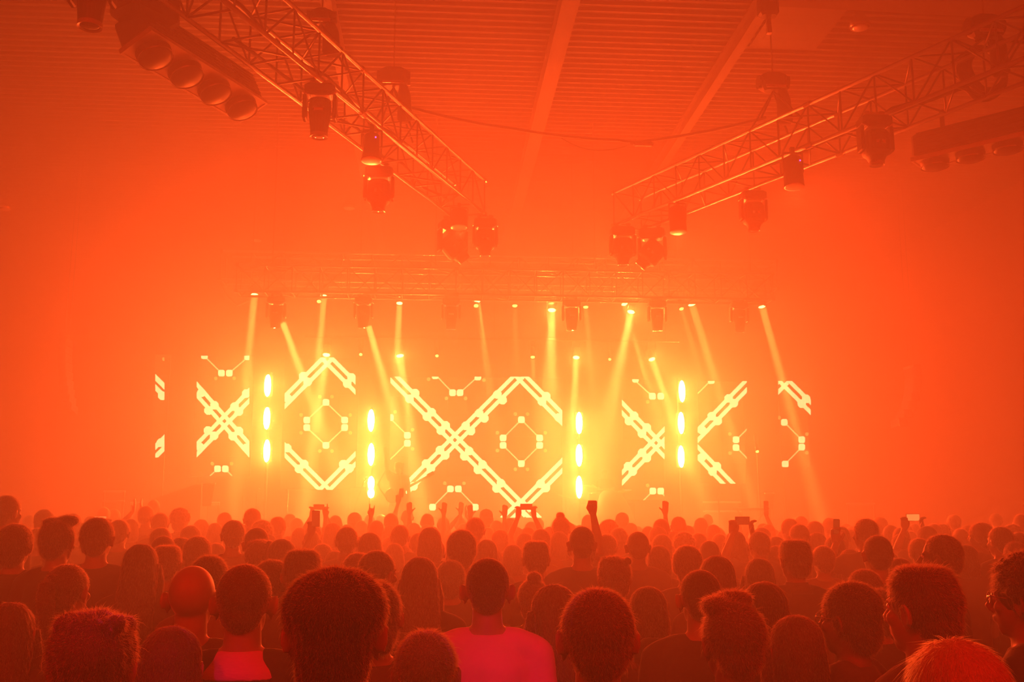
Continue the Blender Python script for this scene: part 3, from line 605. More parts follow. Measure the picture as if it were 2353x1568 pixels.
t = thing('keyboard', 'small flat keyboard glinting on its stand at the right of the stage', 'keyboard', (P(1727, 1171, 20.5).x, 20.5, ZS)); zt = P(1727, 1171, 20.5).z - ZS
k = MB(); k.bevbox((0, 0, zt), (.7, .28, .05), .012); k.obj('body', M['glossy'], t); k = MB()
for i in range(14): k.box((-.28 + i * .043, -.06, zt + .03), (.036, .14, .012))
k.obj('key', M['plate'], t); k = MB(); k.tube([(-.3, 0, 0), (.3, 0, zt - .02)], .014, 6); k.tube([(.3, 0, 0), (-.3, 0, zt - .02)], .014, 6); k.obj('stand', M['black'], t)
def rail(label, x0, x1, ys, Y):
    a, b = P(x0, ys[0], Y), P(x1, ys[0], Y); t = thing('stage_rail', label, 'railing', (a.x, Y, ZS), 0, 'pale rails at the stage sides'); L = b.x - a.x; top = a.z - ZS
    for y in ys: z = P((x0 + x1) / 2, y, Y).z - ZS; k = MB(); k.tube([(0, 0, z), (L, 0, z)], .022, 8); k.obj('bar', M['plate'], t)
    for x in (.02, L - .02): k = MB(); k.tube([(x, 0, 0), (x, 0, top)], .02, 8); k.obj('post', M['black'], t)
rail('pair of short pale rails on the far left of the stage', 238, 288, (1130, 1152), 21)
rail('thin pale rail lines right of the upright microphone stand', 1615, 1702, (1155, 1176), 22)
rail('very faint rail line far right above the crowd', 1945, 2010, (1158,), 21)
rail('long thin rail running beside the dark sloping cabinet', 300, 505, (1156, 1160), 22.2)
t = thing('amplifier_stack', 'dark amplifier box behind the second light column foot', 'amplifier', (P(828, 1150, 22.8).x, 22.8, ZS)); zt = P(828, 1121, 22.8).z - ZS
k = MB(); k.bevbox((0, 0, zt / 2), (.42, .4, zt), .02); k.obj('cabinet', M['black'], t)
k = MB(); k.box((0, -.205, zt * .4), (.36, .012, zt * .7)); k.obj('grille', M['cloth'], t)
k = MB()
for i in range(5): k.tube([(-.14 + i * .07, -.2, zt - .08), (-.14 + i * .07, -.225, zt - .08)], .014, 8)
k.obj('knob', M['silver'], t)
# ---------------------------------------------------------------- people
def remesh(mb, name, mats, vox, it=3, fac=.5):
    me = mb.mesh(name + '_src', [M['skin']]); o = bpy.data.objects.new('tmp', me); C.objects.link(o)
    r = o.modifiers.new('r', 'REMESH'); r.mode = 'VOXEL'; r.voxel_size = vox; r.adaptivity = 0
    s_ = o.modifiers.new('s', 'SMOOTH'); s_.factor = fac; s_.iterations = it
    dg = bpy.context.evaluated_depsgraph_get(); out = bpy.data.meshes.new_from_object(o.evaluated_get(dg), depsgraph=dg); out.name = name
    bpy.data.objects.remove(o); bpy.data.meshes.remove(me); out.materials.clear()
    for m in (mats if isinstance(mats, (list, tuple)) else [mats]): out.materials.append(m)
    out.polygons.foreach_set('use_smooth', [True] * len(out.polygons)); out.update(); return out
def hand(k, w_, d, s, pose):
    """w_ wrist, d direction of the hand, s thumb side, palm normal n = the side the fingers curl to"""
    w_, d, s = Vector(w_), Vector(d).normalized(), Vector(s); s = (s - d * s.dot(d)).normalized(); n = d.cross(s)
    def pt(a, b, c): return w_ + d * a + s * b + n * c
    for b in (-.028, -.010, .010, .028): k.tube([pt(-.01, b * .6, 0), pt(.04, b, 0), pt(.088, b * 1.02, 0)], [.017, .0155, .0125], 8)
    for i, (b, L) in enumerate(((.030, .072), (.010, .082), (-.011, .076), (-.030, .058))):
        c = {'relax': .35, 'fist': 1.45, 'open': .10, 'grip': .75, 'horns': .08 if i in (0, 3) else 1.45}[pose]
        sp = {'open': (b * 3.2), 'horns': b * 2.5 if i in (0, 3) else 0}.get(pose, b * .8)
        p = pt(.088, b, 0); a = 0; pts = [p]
        for seg in (.46, .30, .24): a += c; p = p + (d * math.cos(a) + n * math.sin(a) + s * sp * math.cos(a)) * L * seg; pts.append(p)
        k.tube([pt(.07, b, 0)] + pts, [.0115, .0112, .0102, .0092, .0078], 8)
    tb = {'relax': (.045, .05, .03), 'fist': (.075, .012, .042), 'open': (.05, .085, .02), 'grip': (.06, .055, .045), 'horns': (.075, .0, .045)}[pose]
    k.tube([pt(.012, .026, .004), pt(.038, .045, .016), pt((.038 + tb[0]) / 2 + .01, (.045 + tb[1]) / 2 + .004, (.016 + tb[2]) / 2), pt(tb[0] + .022, tb[1], tb[2])], [.016, .0145, .0118, .009], 8)
# arm poses: shoulder, elbow, wrist, hand direction, thumb side, hand pose   (right arm; left is mirrored)
ARM = {
    'down': ((.178, 0, 1.405), (.232, -.03, 1.13), (.235, .07, .90), (0, .25, -1), (-.3, 1, 0), 'relax'),
    'folded': ((.178, 0, 1.405), (.225, .05, 1.15), (.06, .22, 1.16), (-1, .1, .1), (0, .2, 1), 'relax'),
    'fist': ((.172, .01, 1.45), (.175, .04, 1.71), (.13, .05, 1.97), (0, .05, 1), (-1, .2, 0), 'fist'),
    'open': ((.178, .01, 1.43), (.25, .06, 1.68), (.25, .10, 1.93), (.08, .1, 1), (-1, .1, 0), 'open'),
    'horns': ((.178, .01, 1.43), (.30, .08, 1.64), (.31, .12, 1.89), (.1, .0, 1), (-1, .1, 0), 'horns'),
    'hold2': ((.178, .02, 1.43), (.20, .17, 1.66), (.10, .24, 1.89), (-.12, .1, 1), (-.7, -.6, 0), 'grip'),
    'low2': ((.178, .02, 1.43), (.24, .20, 1.52), (.10, .28, 1.74), (-.12, .1, 1), (-.7, -.6, 0), 'grip'),
    'low1': ((.178, .02, 1.43), (.22, .20, 1.36), (.05, .28, 1.57), (0, .1, 1), (-.9, -.3, 0), 'grip'),
    'hold1': ((.178, .02, 1.43), (.21, .18, 1.64), (.15, .26, 1.87), (0, .1, 1), (-.9, -.3, 0), 'grip'),
    'clap': ((.178, .02, 1.43), (.24, .16, 1.66), (.05, .22, 1.90), (-.08, .05, 1), (0, -1, 0), 'open')}
POSES = {'down': ('down', 'down'), 'fold': ('folded', 'folded'), 'fist': ('down', 'fist'), 'open': ('down', 'open'), 'open2': ('open', 'open'), 'horns': ('horns', 'horns'), 'hold2': ('hold2', 'hold2'), 'hold1': ('down', 'hold1'), 'low2': ('low2', 'low2'), 'low1': ('down', 'low1'), 'clap': ('clap', 'clap')}
def mir(p, sx): return (p[0] * sx, p[1], p[2])
def build_body(pose, vox, face=True):
    k = MB()
    k.loft([(0, 0, .84, .10, .09), (0, 0, .88, .160, .115), (0, 0, .97, .158, .112), (0, .0, 1.07, .140, .10), (0, .0, 1.18, .148, .105), (0, 0, 1.30, .163, .112), (0, -.005, 1.38, .165, .10), (0, -.01, 1.435, .13, .075), (0, -.012, 1.475, .075, .06), (0, -.01, 1.52, .057, .058), (0, -.005, 1.57, .054, .057), (0, 0, 1.62, .054, .058)], 24)
    for sx in (-1, 1):
        k.tube([(sx * .02, -.012, 1.475), (sx * .10, -.01, 1.445), (sx * .165, 0, 1.415)], [.055, .05, .05], 12)     # trapezius
        k.tube([(sx * .085, 0, .93), (sx * .095, .005, .80), (sx * .10, .01, .64), (sx * .10, .015, .50), (sx * .10, -.005, .36), (sx * .10, -.01, .22), (sx * .10, -.005, .08)], [.092, .088, .070, .056, .058, .045, .038], 12)
        k.tube([(sx * .10, -.05, .045), (sx * .105, .02, .05), (sx * .11, .10, .035), (sx * .115, .15, .03)], [.035, .042, .036, .022], 10)
    for sx, a in zip((-1, 1), POSES[pose]):
        S, E, W_, d, s, hp = ARM[a]; S, E, W_, d, s = [Vector(mir(q, sx)) for q in (S, E, W_, d, s)]
        k.ell(S, (.055, .055, .058), 14, 8)
        k.tube([S, S.lerp(E, .35), S.lerp(E, .8), E, E.lerp(W_, .25), E.lerp(W_, .7), W_], [.053, .050, .042, .040, .042, .032, .026], 12)
        if sx > 0: hand(k, W_, d, s, hp)
        else:   # mirrored hand
            h = MB(); hand(h, (-W_.x, W_.y, W_.z), (-d.x, d.y, d.z), (-s.x, s.y, s.z), hp); k.add([(-x, y, z) for x, y, z in h.v], [f[::-1] for f in h.f])
    # head
    k.ell((0, -.012, 1.665), (.076, .096, .090), 24, 16); k.ell((0, .03, 1.60), (.060, .062, .075), 18, 12); k.tube([(0, .045, 1.555), (0, .078, 1.545)], [.04, .022], 10)
    if face:
        k.tube([(0, .088, 1.655), (0, .098, 1.635), (0, .112, 1.612)], [.010, .012, .015], 8)
        for sx in (-1, 1):
            k.ell((sx * .034, .072, 1.668), (.024, .014, .008), 10, 6); k.ell((sx * .042, .068, 1.62), (.02, .018, .02), 10, 6); k.ell((sx * .013, .102, 1.608), (.009, .009, .008), 8, 6)
            k.ell((sx * .030, .074, 1.652), (.013, .012, .012), 10, 6)
        k.ell((0, .088, 1.585), (.024, .013, .006), 10, 6); k.ell((0, .086, 1.574), (.021, .013, .007), 10, 6)
    for sx in (-1, 1):   # ears: rim, lobe, bowl
        c = Vector((sx * .086, -.006, 1.632)); R_ = Matrix.Rotation(sx * .5, 3, 'Z') @ Matrix.Rotation(sx * .12, 3, 'Y')
        k.tube([c + R_ @ Vector((sx * .006, .013 * math.cos(q) * 1.35, .031 * math.sin(q) + .002)) for q in [-.9 + 4.9 * j / 9 for j in range(10)]], .0062, 7)
        k.ell(c + R_ @ Vector((-sx * .004, .002, -.002)), (.008, .018, .028), 10, 8, R_); k.ell(c + R_ @ Vector((sx * .003, .006, -.03)), (.0065, .009, .011), 8, 6)
    return remesh(k, 'body', [M['skin']], vox, 2)
def build_shirt(pose, vox, sleeve=.62):
    k = MB(); g = .016
    k.loft([(0, 0, .86, .178, .135), (0, 0, .90, .180, .137), (0, .0, 1.05, .168, .128), (0, .0, 1.18, .170, .128), (0, 0, 1.30, .182, .132), (0, -.005, 1.38, .178, .118), (0, -.01, 1.435, .145, .092), (0, -.012, 1.478, .086, .074), (0, -.012, 1.492, .074, .068)], 26)
    for sx, a in zip((-1, 1), POSES[pose]):
        k.tube([(sx * .04, -.012, 1.462), (sx * .10, -.01, 1.45), (sx * .17, 0, 1.42)], [.055, .064, .066], 12)
        S, E, W_ = [Vector(mir(q, sx)) for q in ARM[a][:3]]; k.ell(S, (.072, .072, .074), 14, 8)
        k.tube([S, S.lerp(E, .35), S.lerp(E, sleeve)], [.070, .068, .066], 14)
    me = remesh(k, 'shirt', [M['s_black']], vox, 3)
    n = len(me.vertices); co = np.empty(n * 3); no = np.empty(n * 3); me.vertices.foreach_get('co', co); me.vertices.foreach_get('normal', no); co = co.reshape(-1, 3); no = no.reshape(-1, 3)
    wv = np.sin(co[:, 2] * 42 + co[:, 0] * 19) * .0028 + np.sin(co[:, 0] * 37 - co[:, 2] * 23 + co[:, 1] * 9) * .003   # soft folds
    co += no * (wv * np.clip((1.46 - co[:, 2]) * 6, 0, 1))[:, None]; me.vertices.foreach_set('co', co.ravel()); me.update(); return me
def build_trousers(vox):
    k = MB(); k.loft([(0, 0, .82, .13, .11), (0, 0, .86, .172, .128), (0, 0, .97, .166, .12), (0, 0, 1.0, .15, .11)], 20)
    for sx in (-1, 1): k.tube([(sx * .085, 0, .93), (sx * .095, .005, .80), (sx * .10, .01, .64), (sx * .10, .012, .50), (sx * .10, 0, .36), (sx * .10, -.005, .20), (sx * .10, 0, .085)], [.10, .100, .084, .072, .070, .062, .060], 14)
    return remesh(k, 'trousers', [M['jeans']], vox, 3)
def build_shoe(sx):
    k = MB(); k.tube([(sx * .10, -.065, .045), (sx * .105, .0, .055), (sx * .11, .09, .045), (sx * .118, .17, .032), (sx * .118, .195, .028)], [.038, .048, .043, .036, .02], 14); k.box((sx * .109, .06, .012), (.09, .25, .024)); return remesh(k, 'shoe', [M['shoe']], .012, 2)
# hair styles: (blobs), real width, top
def hair_blobs(style, k):
    e = k.ell
    if style == 'crop': e((0, -.020, 1.672), (.088, .100, .095), 22, 14); e((0, -.052, 1.615), (.070, .060, .062), 16, 10)
    elif style == 'buzz': e((0, -.018, 1.670), (.0815, .0985, .0915), 22, 14); e((0, -.048, 1.615), (.064, .060, .055), 16, 10)
    elif style == 'flat': e((0, -.018, 1.668), (.090, .102, .088), 22, 14); k.loft([(0, -.015, 1.66, .088, .095), (0, -.012, 1.725, .084, .09), (0, -.01, 1.755, .070, .075), (0, -.01, 1.766, .05, .05)], 20, sup=2.3); e((0, -.052, 1.61), (.070, .060, .062), 16, 10)
    elif style == 'quiff': e((0, -.020, 1.675), (.092, .102, .096), 22, 14); e((0, -.052, 1.615), (.070, .060, .062), 16, 10); e((.015, .035, 1.76), (.075, .06, .035), 16, 10, Matrix.Rotation(-.2, 3, 'Y')); e((-.045, .0, 1.755), (.045, .06, .03))
    elif style == 'bowl': e((0, -.022, 1.692), (.104, .112, .083), 26, 16); k.loft([(0, -.045, 1.53, .058, .05), (0, -.045, 1.57, .068, .062), (0, -.038, 1.62, .075, .082), (0, -.035, 1.645, .078, .088), (0, -.02, 1.675, .099, .108), (0, -.02, 1.70, .10, .11)], 24)
    elif style == 'medium': e((0, -.020, 1.680), (.097, .108, .100), 22, 14); e((0, -.055, 1.60), (.078, .062, .075), 16, 10); [e((sx * .075, -.02, 1.64), (.022, .05, .045)) for sx in (-1, 1)]
    elif style == 'messy': e((0, -.020, 1.682), (.098, .108, .100), 22, 14); e((0, -.055, 1.60), (.078, .062, .07), 16, 10); [e((random.uniform(-.075, .075), random.uniform(-.09, .07), 1.748 + random.uniform(-.015, .012)), (.024, .028, .022), 8, 6) for _ in range(9)]
    elif style == 'curly':
        e((0, -.022, 1.685), (.105, .112, .105), 22, 14); e((0, -.06, 1.60), (.085, .07, .07), 16, 10)
        for _ in range(170):
            a, b = random.uniform(0, 2 * PI), random.uniform(-.5, 1.5); x, y, z = math.cos(a) * math.cos(b), math.sin(a) * math.cos(b), math.sin(b)
            if y > .62 and z < .45: continue
            e((x * .106, -.022 + y * .112, 1.685 + z * .105), (.017, .017, .017), 7, 5)
    elif style == 'bob': e((0, -.018, 1.678), (.094, .108, .098), 22, 14); k.loft([(0, -.03, 1.49, .078, .06), (0, -.03, 1.51, .098, .08), (0, -.03, 1.58, .104, .09), (0, -.025, 1.66, .096, .098)], 22)
    elif style in ('long', 'wavy', 'blonde'):
        e((0, -.018, 1.678), (.092, .106, .097), 22, 14); wv = 0 if style != 'wavy' else .012
        k.loft([(0, -.125, 1.20, .06, .018), (0, -.13, 1.24, .09, .03), (.0 + wv, -.125, 1.32, .112 + wv, .042), (0, -.11, 1.40, .112, .055), (-wv, -.075, 1.47, .108 + wv, .07), (0, -.045, 1.54, .104, .085), (0, -.03, 1.60, .101, .095), (0, -.022, 1.67, .093, .10)], 24)
        for sx in (-1, 1): k.tube([(sx * .085, .03, 1.66), (sx * .098, .03, 1.58), (sx * .10, .02, 1.50), (sx * .105, .05, 1.42), (sx * .10, .10, 1.34)], [.02, .026, .028, .026, .012], 8)
    elif style == 'ponytail':
        e((0, -.020, 1.673), (.085, .101, .094), 22, 14); e((0, -.052, 1.615), (.070, .060, .060), 16, 10); e((0, -.118, 1.70), (.03, .022, .03), 10, 8)
        k.tube([(0, -.115, 1.70), (.0, -.155, 1.68), (.01, -.165, 1.60), (.015, -.15, 1.50), (.01, -.14, 1.42)], [.022, .034, .038, .03, .010], 10)
    elif style == 'bun': e((0, -.020, 1.673), (.087, .102, .094), 22, 14); e((0, -.052, 1.60), (.072, .060, .065), 16, 10); e((.0, -.06, 1.775), (.042, .042, .036), 14, 10)
    elif style == 'tied': e((0, -.020, 1.676), (.089, .104, .097), 22, 14); e((0, -.055, 1.60), (.076, .064, .07), 16, 10); e((.02, -.12, 1.58), (.035, .03, .05), 10, 8)
SW = dict(crop=.178, buzz=.166, bald=.160, flat=.182, quiff=.188, bowl=.210, medium=.196, messy=.200, curly=.235, bob=.206, long=.206, wavy=.212, blonde=.206, ponytail=.174, bun=.178, tied=.182, cap=.186)
STOP = dict(crop=1.767, buzz=1.761, bald=1.755, flat=1.765, quiff=1.785, bowl=1.775, medium=1.780, messy=1.785, curly=1.80, bob=1.776, long=1.775, wavy=1.775, blonde=1.775, ponytail=1.767, bun=1.80, tied=1.773, cap=1.78)
FUZZ = dict(crop=(.009, .4), buzz=(.004, .3), flat=(.011, .4), quiff=(.012, .5), bowl=(.008, .3), medium=(.010, .5), messy=(.012, .7), curly=(.013, 1.0), bob=(.010, .2), long=(.014, .15), wavy=(.012, .4), blonde=(.020, .15), ponytail=(.009, .3), bun=(.010, .5), tied=(.012, .6))
def build_hair(style, hi):
    k = MB(); hair_blobs(style, k); vox = .0065 if hi else .014
    me = remesh(k, 'hair', [M['hair_d']], vox, 2 if style == 'curly' else 4)
    n = len(me.vertices); co = np.empty(n * 3); no = np.empty(n * 3); me.vertices.foreach_get('co', co); me.vertices.foreach_get('normal', no); co = co.reshape(-1, 3); no = no.reshape(-1, 3)
    ph = rng.uniform(0, 6, 6); a = np.arctan2(co[:, 1] + .02, co[:, 0]); amp = {'buzz': .0006, 'crop': .0015, 'messy': .003, 'curly': .002, 'bowl': .0016, 'wavy': .0025}.get(style, .0015)
    dsp = np.sin(a * 17 + co[:, 2] * 60 + ph[0]) * .6 + np.sin(a * 31 - co[:, 2] * 45 + ph[1]) * .5 + np.sin(co[:, 0] * 90 + co[:, 1] * 70 + ph[2]) * .5
    co = co + no * (dsp * amp)[:, None]; me.vertices.foreach_set('co', co.ravel()); me.update()
    if not hi: return me
    # fine strands standing off the surface
    L, wild = FUZZ[style]; cnt = 11000
    me.calc_loop_triangles(); T = np.array([t.vertices[:] for t in me.loop_triangles]); tp = co[T]; ar = np.linalg.norm(np.cross(tp[:, 1] - tp[:, 0], tp[:, 2] - tp[:, 0]), axis=1)
    pk = rng.choice(len(T), cnt, p=ar / ar.sum()); u = rng.random((cnt, 2)); fl = u.sum(1) > 1; u[fl] = 1 - u[fl]
    base = tp[pk, 0] + (tp[pk, 1] - tp[pk, 0]) * u[:, :1] + (tp[pk, 2] - tp[pk, 0]) * u[:, 1:]; nn = no[T[pk, 0]]
    q_ = base - np.array([0, -.012, 1.665]); inside = (q_[:, 0] / .080) ** 2 + (q_[:, 1] / .100) ** 2 + (q_[:, 2] / .092) ** 2 < 1
    if style not in ('long', 'wavy', 'blonde', 'bob'): inside |= (base[:, 1] > .02) & (base[:, 2] < 1.67)
    base, nn = base[~inside], nn[~inside]; pk = pk[~inside]; cnt = len(base)
    flow = np.stack([np.zeros(cnt), np.full(cnt, -.3), np.full(cnt, -1.)], 1); flow -= nn * (flow * nn).sum(1)[:, None]; flow /= np.maximum(np.linalg.norm(flow, axis=1), .1)[:, None]
    rnd = rng.normal(size=(cnt, 3)); dr_ = nn * ((.20 if style in ('long', 'blonde', 'bob', 'wavy') else .45) + .4 * wild) + flow * (1.0 if style in ('long', 'blonde', 'bob', 'wavy') else .45) + rnd * .35 * wild; dr_ /= np.linalg.norm(dr_, axis=1)[:, None]
    ln = L * rng.uniform(.5, 1.5, cnt) * (1 + (rng.random(cnt) < .04) * 1.3); sd = np.cross(dr_, rnd); sd /= np.linalg.norm(sd, axis=1)[:, None]; wd = .00042
    mid = base + dr_ * (ln * .55)[:, None]; tip = mid + (dr_ * .8 + flow * .5 + rnd * .15 * wild) * (ln * .5)[:, None]
    vv = np.concatenate([base - sd * wd - nn * .002, base + sd * wd - nn * .002, mid - sd * wd * .8, mid + sd * wd * .8, tip], 0); i = np.arange(cnt)
    fq = np.stack([i, i + cnt, i + 3 * cnt, i + 2 * cnt], 1); ft = np.stack([i + 2 * cnt, i + 3 * cnt, i + 4 * cnt], 1)
    V0 = co.tolist(); F0 = [tuple(p.vertices) for p in me.polygons]; o_ = len(V0)
    out = bpy.data.meshes.new('hair'); out.from_pydata(V0 + vv.tolist(), [], F0 + [tuple(q) for q in (fq + o_).tolist()] + [tuple(q) for q in (ft + o_).tolist()])
    out.materials.append(M['hair_d']); out.materials.append(M['strand_d']); out.polygons.foreach_set('material_index', [0] * len(F0) + [1] * (2 * cnt)); out.polygons.foreach_set('use_smooth', [True] * len(out.polygons)); out.update(); return out
def build_cap():
    k = MB(); k.loft([(0, -.018, 1.655, .090, .104), (0, -.018, 1.70, .092, .106), (0, -.018, 1.745, .078, .09), (0, -.018, 1.772, .045, .05), (0, -.018, 1.78, .01, .012)], 24)
    k.loft([(0, .085, 1.668, .07, .075), (0, .09, 1.676, .07, .075)], 20, sup=2.4); k.ell((0, -.018, 1.782), (.008, .008, .006), 8, 6); return k.mesh('cap', [M['s_black']])
cache = {}
def get(key, fn, *a):
    if key not in cache: cache[key] = fn(*a)
    return cache[key]
def tinted(key, me, m):
    kk = (key, m)
    if kk not in cache:
        c = me.copy(); c.materials[0] = M[m]
        if len(me.materials) > 1: c.materials[1] = M['strand' + m[4:]]
        cache[kk] = c
    return cache[kk]
POS = []     # placed people (x, y)
def place(x, ytop, w_, style):
    d = ray(x, ytop); w0, z0 = SW[style], STOP[style]; den = z0 - d.z * F * w0 / w_; s = 1.95 / den if den > .5 else 2
    sxy = min(1.10, max(.90, s)); dep = F * w0 * sxy / w_; p = EYE + d * dep; return p, sxy, p.z / z0
def person(x, ytop, w_, style, label, group=None, pose='down', rz=0., shirt=None, hair=None, skin=None, lvl=None, extra=(), pos=None, mirror=False):
    if pos is None: p, s, sz = place(x, ytop, w_, style)
    else: p, s, sz = pos
    lvl = lvl or ('hi' if w_ > 72 else 'mid' if w_ > 34 else 'lo'); vb = {'hi': .0065, 'mid': .011, 'lo': .016}[lvl]
    if pose != 'down' and lvl != 'hi' and pose != 'fold': vb = .0075
    t = thing('person', label, 'person', (p.x, p.y, 0), rz, group); t.scale = (-s if mirror else s, s, sz); POS.append((p.x, p.y))
    shirt = shirt or random.choice(['s_black', 's_black', 's_grey', 's_navy', 's_grey', 's_red']); hair = hair or random.choice(['hair_d', 'hair_d', 'hair_b']); skin = skin or random.choice(['skin', 'skin', 'skin', 'skin_b'])
    if style == 'blonde': hair = 'hair_y'
    k1 = ('body', pose, vb); put('body', tinted(k1, get(k1, build_body, pose, vb, lvl != 'lo'), skin), t)
    if style not in ('bald', 'cap'):
        k2 = ('hair', style, lvl == 'hi' or w_ > 25); put('hair', tinted(k2, get(k2, build_hair, style, k2[2]), hair), t)
    if style == 'cap': put('cap', get('cap', build_cap), t); k2 = ('hair', 'buzz', False); put('hair', tinted(k2, get(k2, build_hair, 'buzz', False), hair), t)
    vs_ = .012 if lvl == 'hi' else .018; k3 = ('shirt', pose, vs_); put('shirt', tinted(k3, get(k3, build_shirt, pose, vs_), shirt), t)
    put('trousers', get('tr', build_trousers, .02), t)
    for sx in (-1, 1): put('shoe', get(('sh', sx), build_shoe, sx), t)
    if lvl == 'hi' or w_ > 60:
        for sx in (-1, 1): put('eye', get('eye', lambda: (lambda k: (k.ell((0, 0, 0), (.0115, .0115, .0115), 12, 8), k.mesh('eye', [M['eye']]))[1])(MB())), t, (sx * .031, .0775, 1.651))
    for e_ in extra:
        if e_ == 'glasses':
            def gl():
                k = MB()
                for sx in (-1, 1):
                    k.tube([(sx * .034 + .024 * math.cos(a), .099, 1.648 + .019 * math.sin(a)) for a in [2 * PI * q / 14 for q in range(15)]], .0022, 6, cap=False)
                    k.tube([(sx * .058, .098, 1.655), (sx * .078, .085, 1.657), (sx * .084, .0, 1.65), (sx * .084, -.012, 1.64)], .0022, 6)
                k.tube([(-.010, .099, 1.65), (0, .104, 1.654), (.010, .099, 1.65)], .002, 6); return k.mesh('glasses', [M['silver']])
            put('glasses', get('gl', gl), t)
        if e_ == 'collar':
            def co():
                k = MB(); k.loft([(0, -.012, 1.43, .142, .100), (0, -.012, 1.455, .125, .096), (0, -.012, 1.485, .092, .082), (0, -.012, 1.51, .070, .068)], 24); 0 and k.tube([(.088 * math.cos(a), -.014 + .082 * math.sin(a), 1.468 + .016 * math.sin(a * 1.0 + PI)) for a in [2 * PI * q / 24 for q in range(25)]], .028, 10, flat=1); return remesh(k, 'hood', [M['s_pink']], .008, 3)
            put('hood', get('hood', co), t)
        if e_ == 'shirt_collar':
            def sc_():
                k = MB(); k.loft([(0, -.012, 1.455, .082, .078), (0, -.012, 1.50, .070, .068), (0, -.014, 1.525, .066, .064)], 24); k.loft([(0, -.012, 1.46, .10, .09), (0, -.012, 1.515, .072, .07)], 24); return k.mesh('collar', [M['s_grey']])
            put('collar', get('shc', sc_), t)
        if e_ == 'headband':
            k = MB(); k.tube([(.09 * math.cos(a), -.018 + .103 * math.sin(a), 1.70) for a in [2 * PI * q / 24 for q in range(25)]], .008, 8); put('headband', get('hb', lambda: k.mesh('headband', [M['s_white']])), t)
    return t
def phone_for(t, label, loc, land=True, rot=0., size=(.15, .075), bright=False):
    """a phone held in the hands of person t; loc in that person's own space"""
    m_ = Matrix.LocRotScale(t.location, t.rotation_euler, t.scale); p = m_ @ Vector(loc)
    q = thing('phone', label, 'phone', p, t.rotation_euler.z, None); a, b = size if land else size[::-1]; q.rotation_euler = (.1, rot, t.rotation_euler.z)
    k = MB(); k.bevbox((0, 0, 0), (a, .009, b), .003); k.obj('case', M['case'], q)
    k = MB(); k.box((0, -.006, 0), (a * .93, .002, b * .9)); k.obj('screen', M['phone' if bright else 'phone_dim'], q)
    k = MB(); k.tube([(a * .36, .004, b * .3), (a * .36, .008, b * .3)], .008, 10); k.obj('camera_lens', M['lens'], q); return q
# ---- the hand-placed crowd: x, top y, head width, hair, label (short anchor name in brackets), options
A = []
def N(x, y, w_, st, label, anchor=None, **o): A.append((x, y, w_, st, label, anchor, o))
N(775, 1303, 240, 'bowl', 'largest dark round head at the front, thick hair flaring over both ears', 'largest front head', shirt='s_black', hair='hair_d', skin='skin')
N(862, 1335, 118, 'tied', 'woman with smooth tied hair and one ear showing, half hidden by the largest front head', None, rz=.15, hair='hair_d')
N(1370, 1352, 165, 'crop', 'close man with cropped hair and both ears lit, in the middle of the front row', 'cropped front man with lit ears', shirt='s_grey', hair='hair_b', skin='skin')
N(226, 1398, 190, 'messy', 'short tousled head with glowing hair tips, bottom left of the picture', 'tousled front head', hair='hair_b', skin='skin')
N(398, 1438, 150, 'bob', 'chin-length hair with a glowing edge beside the tousled front head', None, hair='hair_b')
N(30, 1384, 118, 'wavy', 'long wavy hair cut by the left edge, its ends catching light', None, hair='hair_b')
N(163, 1297, 88, 'ponytail', 'loosely tied hair with flyaway wisps, before two broad dark backs on the left', 'wispy ponytail head', rz=-.3, hair='hair_b')
N(446, 1300, 106, 'bald', 'smooth bald head with a bright outline, next to the man with the pink hood', 'smooth bald head', skin='skin')
N(566, 1297, 124, 'buzz', 'close-shaven man with a pink hood at his neck', 'man with pink hood', extra=('collar',), shirt='s_black', skin='skin')
N(1120, 1283, 102, 'buzz', 'shaven man in a magenta shirt, shoulders showing', 'man in magenta shirt', shirt='s_pink', hair='hair_d', skin='skin')
N(980, 1448, 140, 'tied', 'fuzzy rim-lit head low at the front, just left of the man in magenta', None, hair='hair_b')
N(1677, 1370, 142, 'quiff', 'man with swept-up hair and glowing side, right of centre front', 'man with swept-up hair', rz=.2, hair='hair_b')
N(1824, 1413, 128, 'long', 'long smooth hair falling to a bright left edge, front right', 'long-haired front woman', rz=.1, hair='hair_b')
N(1945, 1337, 124, 'medium', 'man with short hair and thin glasses turned to the left', 'man with thin glasses', rz=.75, extra=('glasses',), hair='hair_d')
N(2110, 1304, 145, 'flat', 'tall man with combed top hair and a lit ear and cheek turned left', 'man with lit cheek', rz=.6, hair='hair_b')
N(2342, 1270, 160, 'curly', 'curly-haired man with glasses cut by the right edge', 'curly man at the edge', rz=.85, extra=('glasses',), hair='hair_d', skin='skin')
N(2185, 1466, 245, 'blonde', 'long pale hair glowing at the bottom right corner', 'pale long hair', rz=.05)
N(1268, 1343, 112, 'wavy', 'wavy-haired woman with a bright curl at her cheek', 'wavy-haired woman', rz=.5, hair='hair_b')
N(1225, 1318, 72, 'bun', 'frizzy hair bundle just behind the wavy-haired woman', None, hair='hair_b')
N(1487, 1348, 94, 'bob', 'smooth dark bob with a thin bright outline, right of the cropped front man', 'smooth bob head')
N(1500, 1464, 90, 'cap', 'person in a peaked cap low at the front, between cropped man and swept-up hair', 'capped person', rz=-.3)
N(1606, 1310, 94, 'buzz', 'broad-shouldered man with shaven rim-lit head', 'broad shaven man', hair='hair_d', shirt='s_black')
N(1752, 1337, 112, 'bob', 'rounded bob with bright edges behind the long-haired front woman', None, hair='hair_d')
N(2012, 1352, 84, 'messy', 'low tousled head squeezed between the glasses man and the man with lit cheek', None)
N(40, 1204, 76, 'medium', 'dark head with full short hair near the left edge, second row back', 'full-haired left head', hair='hair_d')
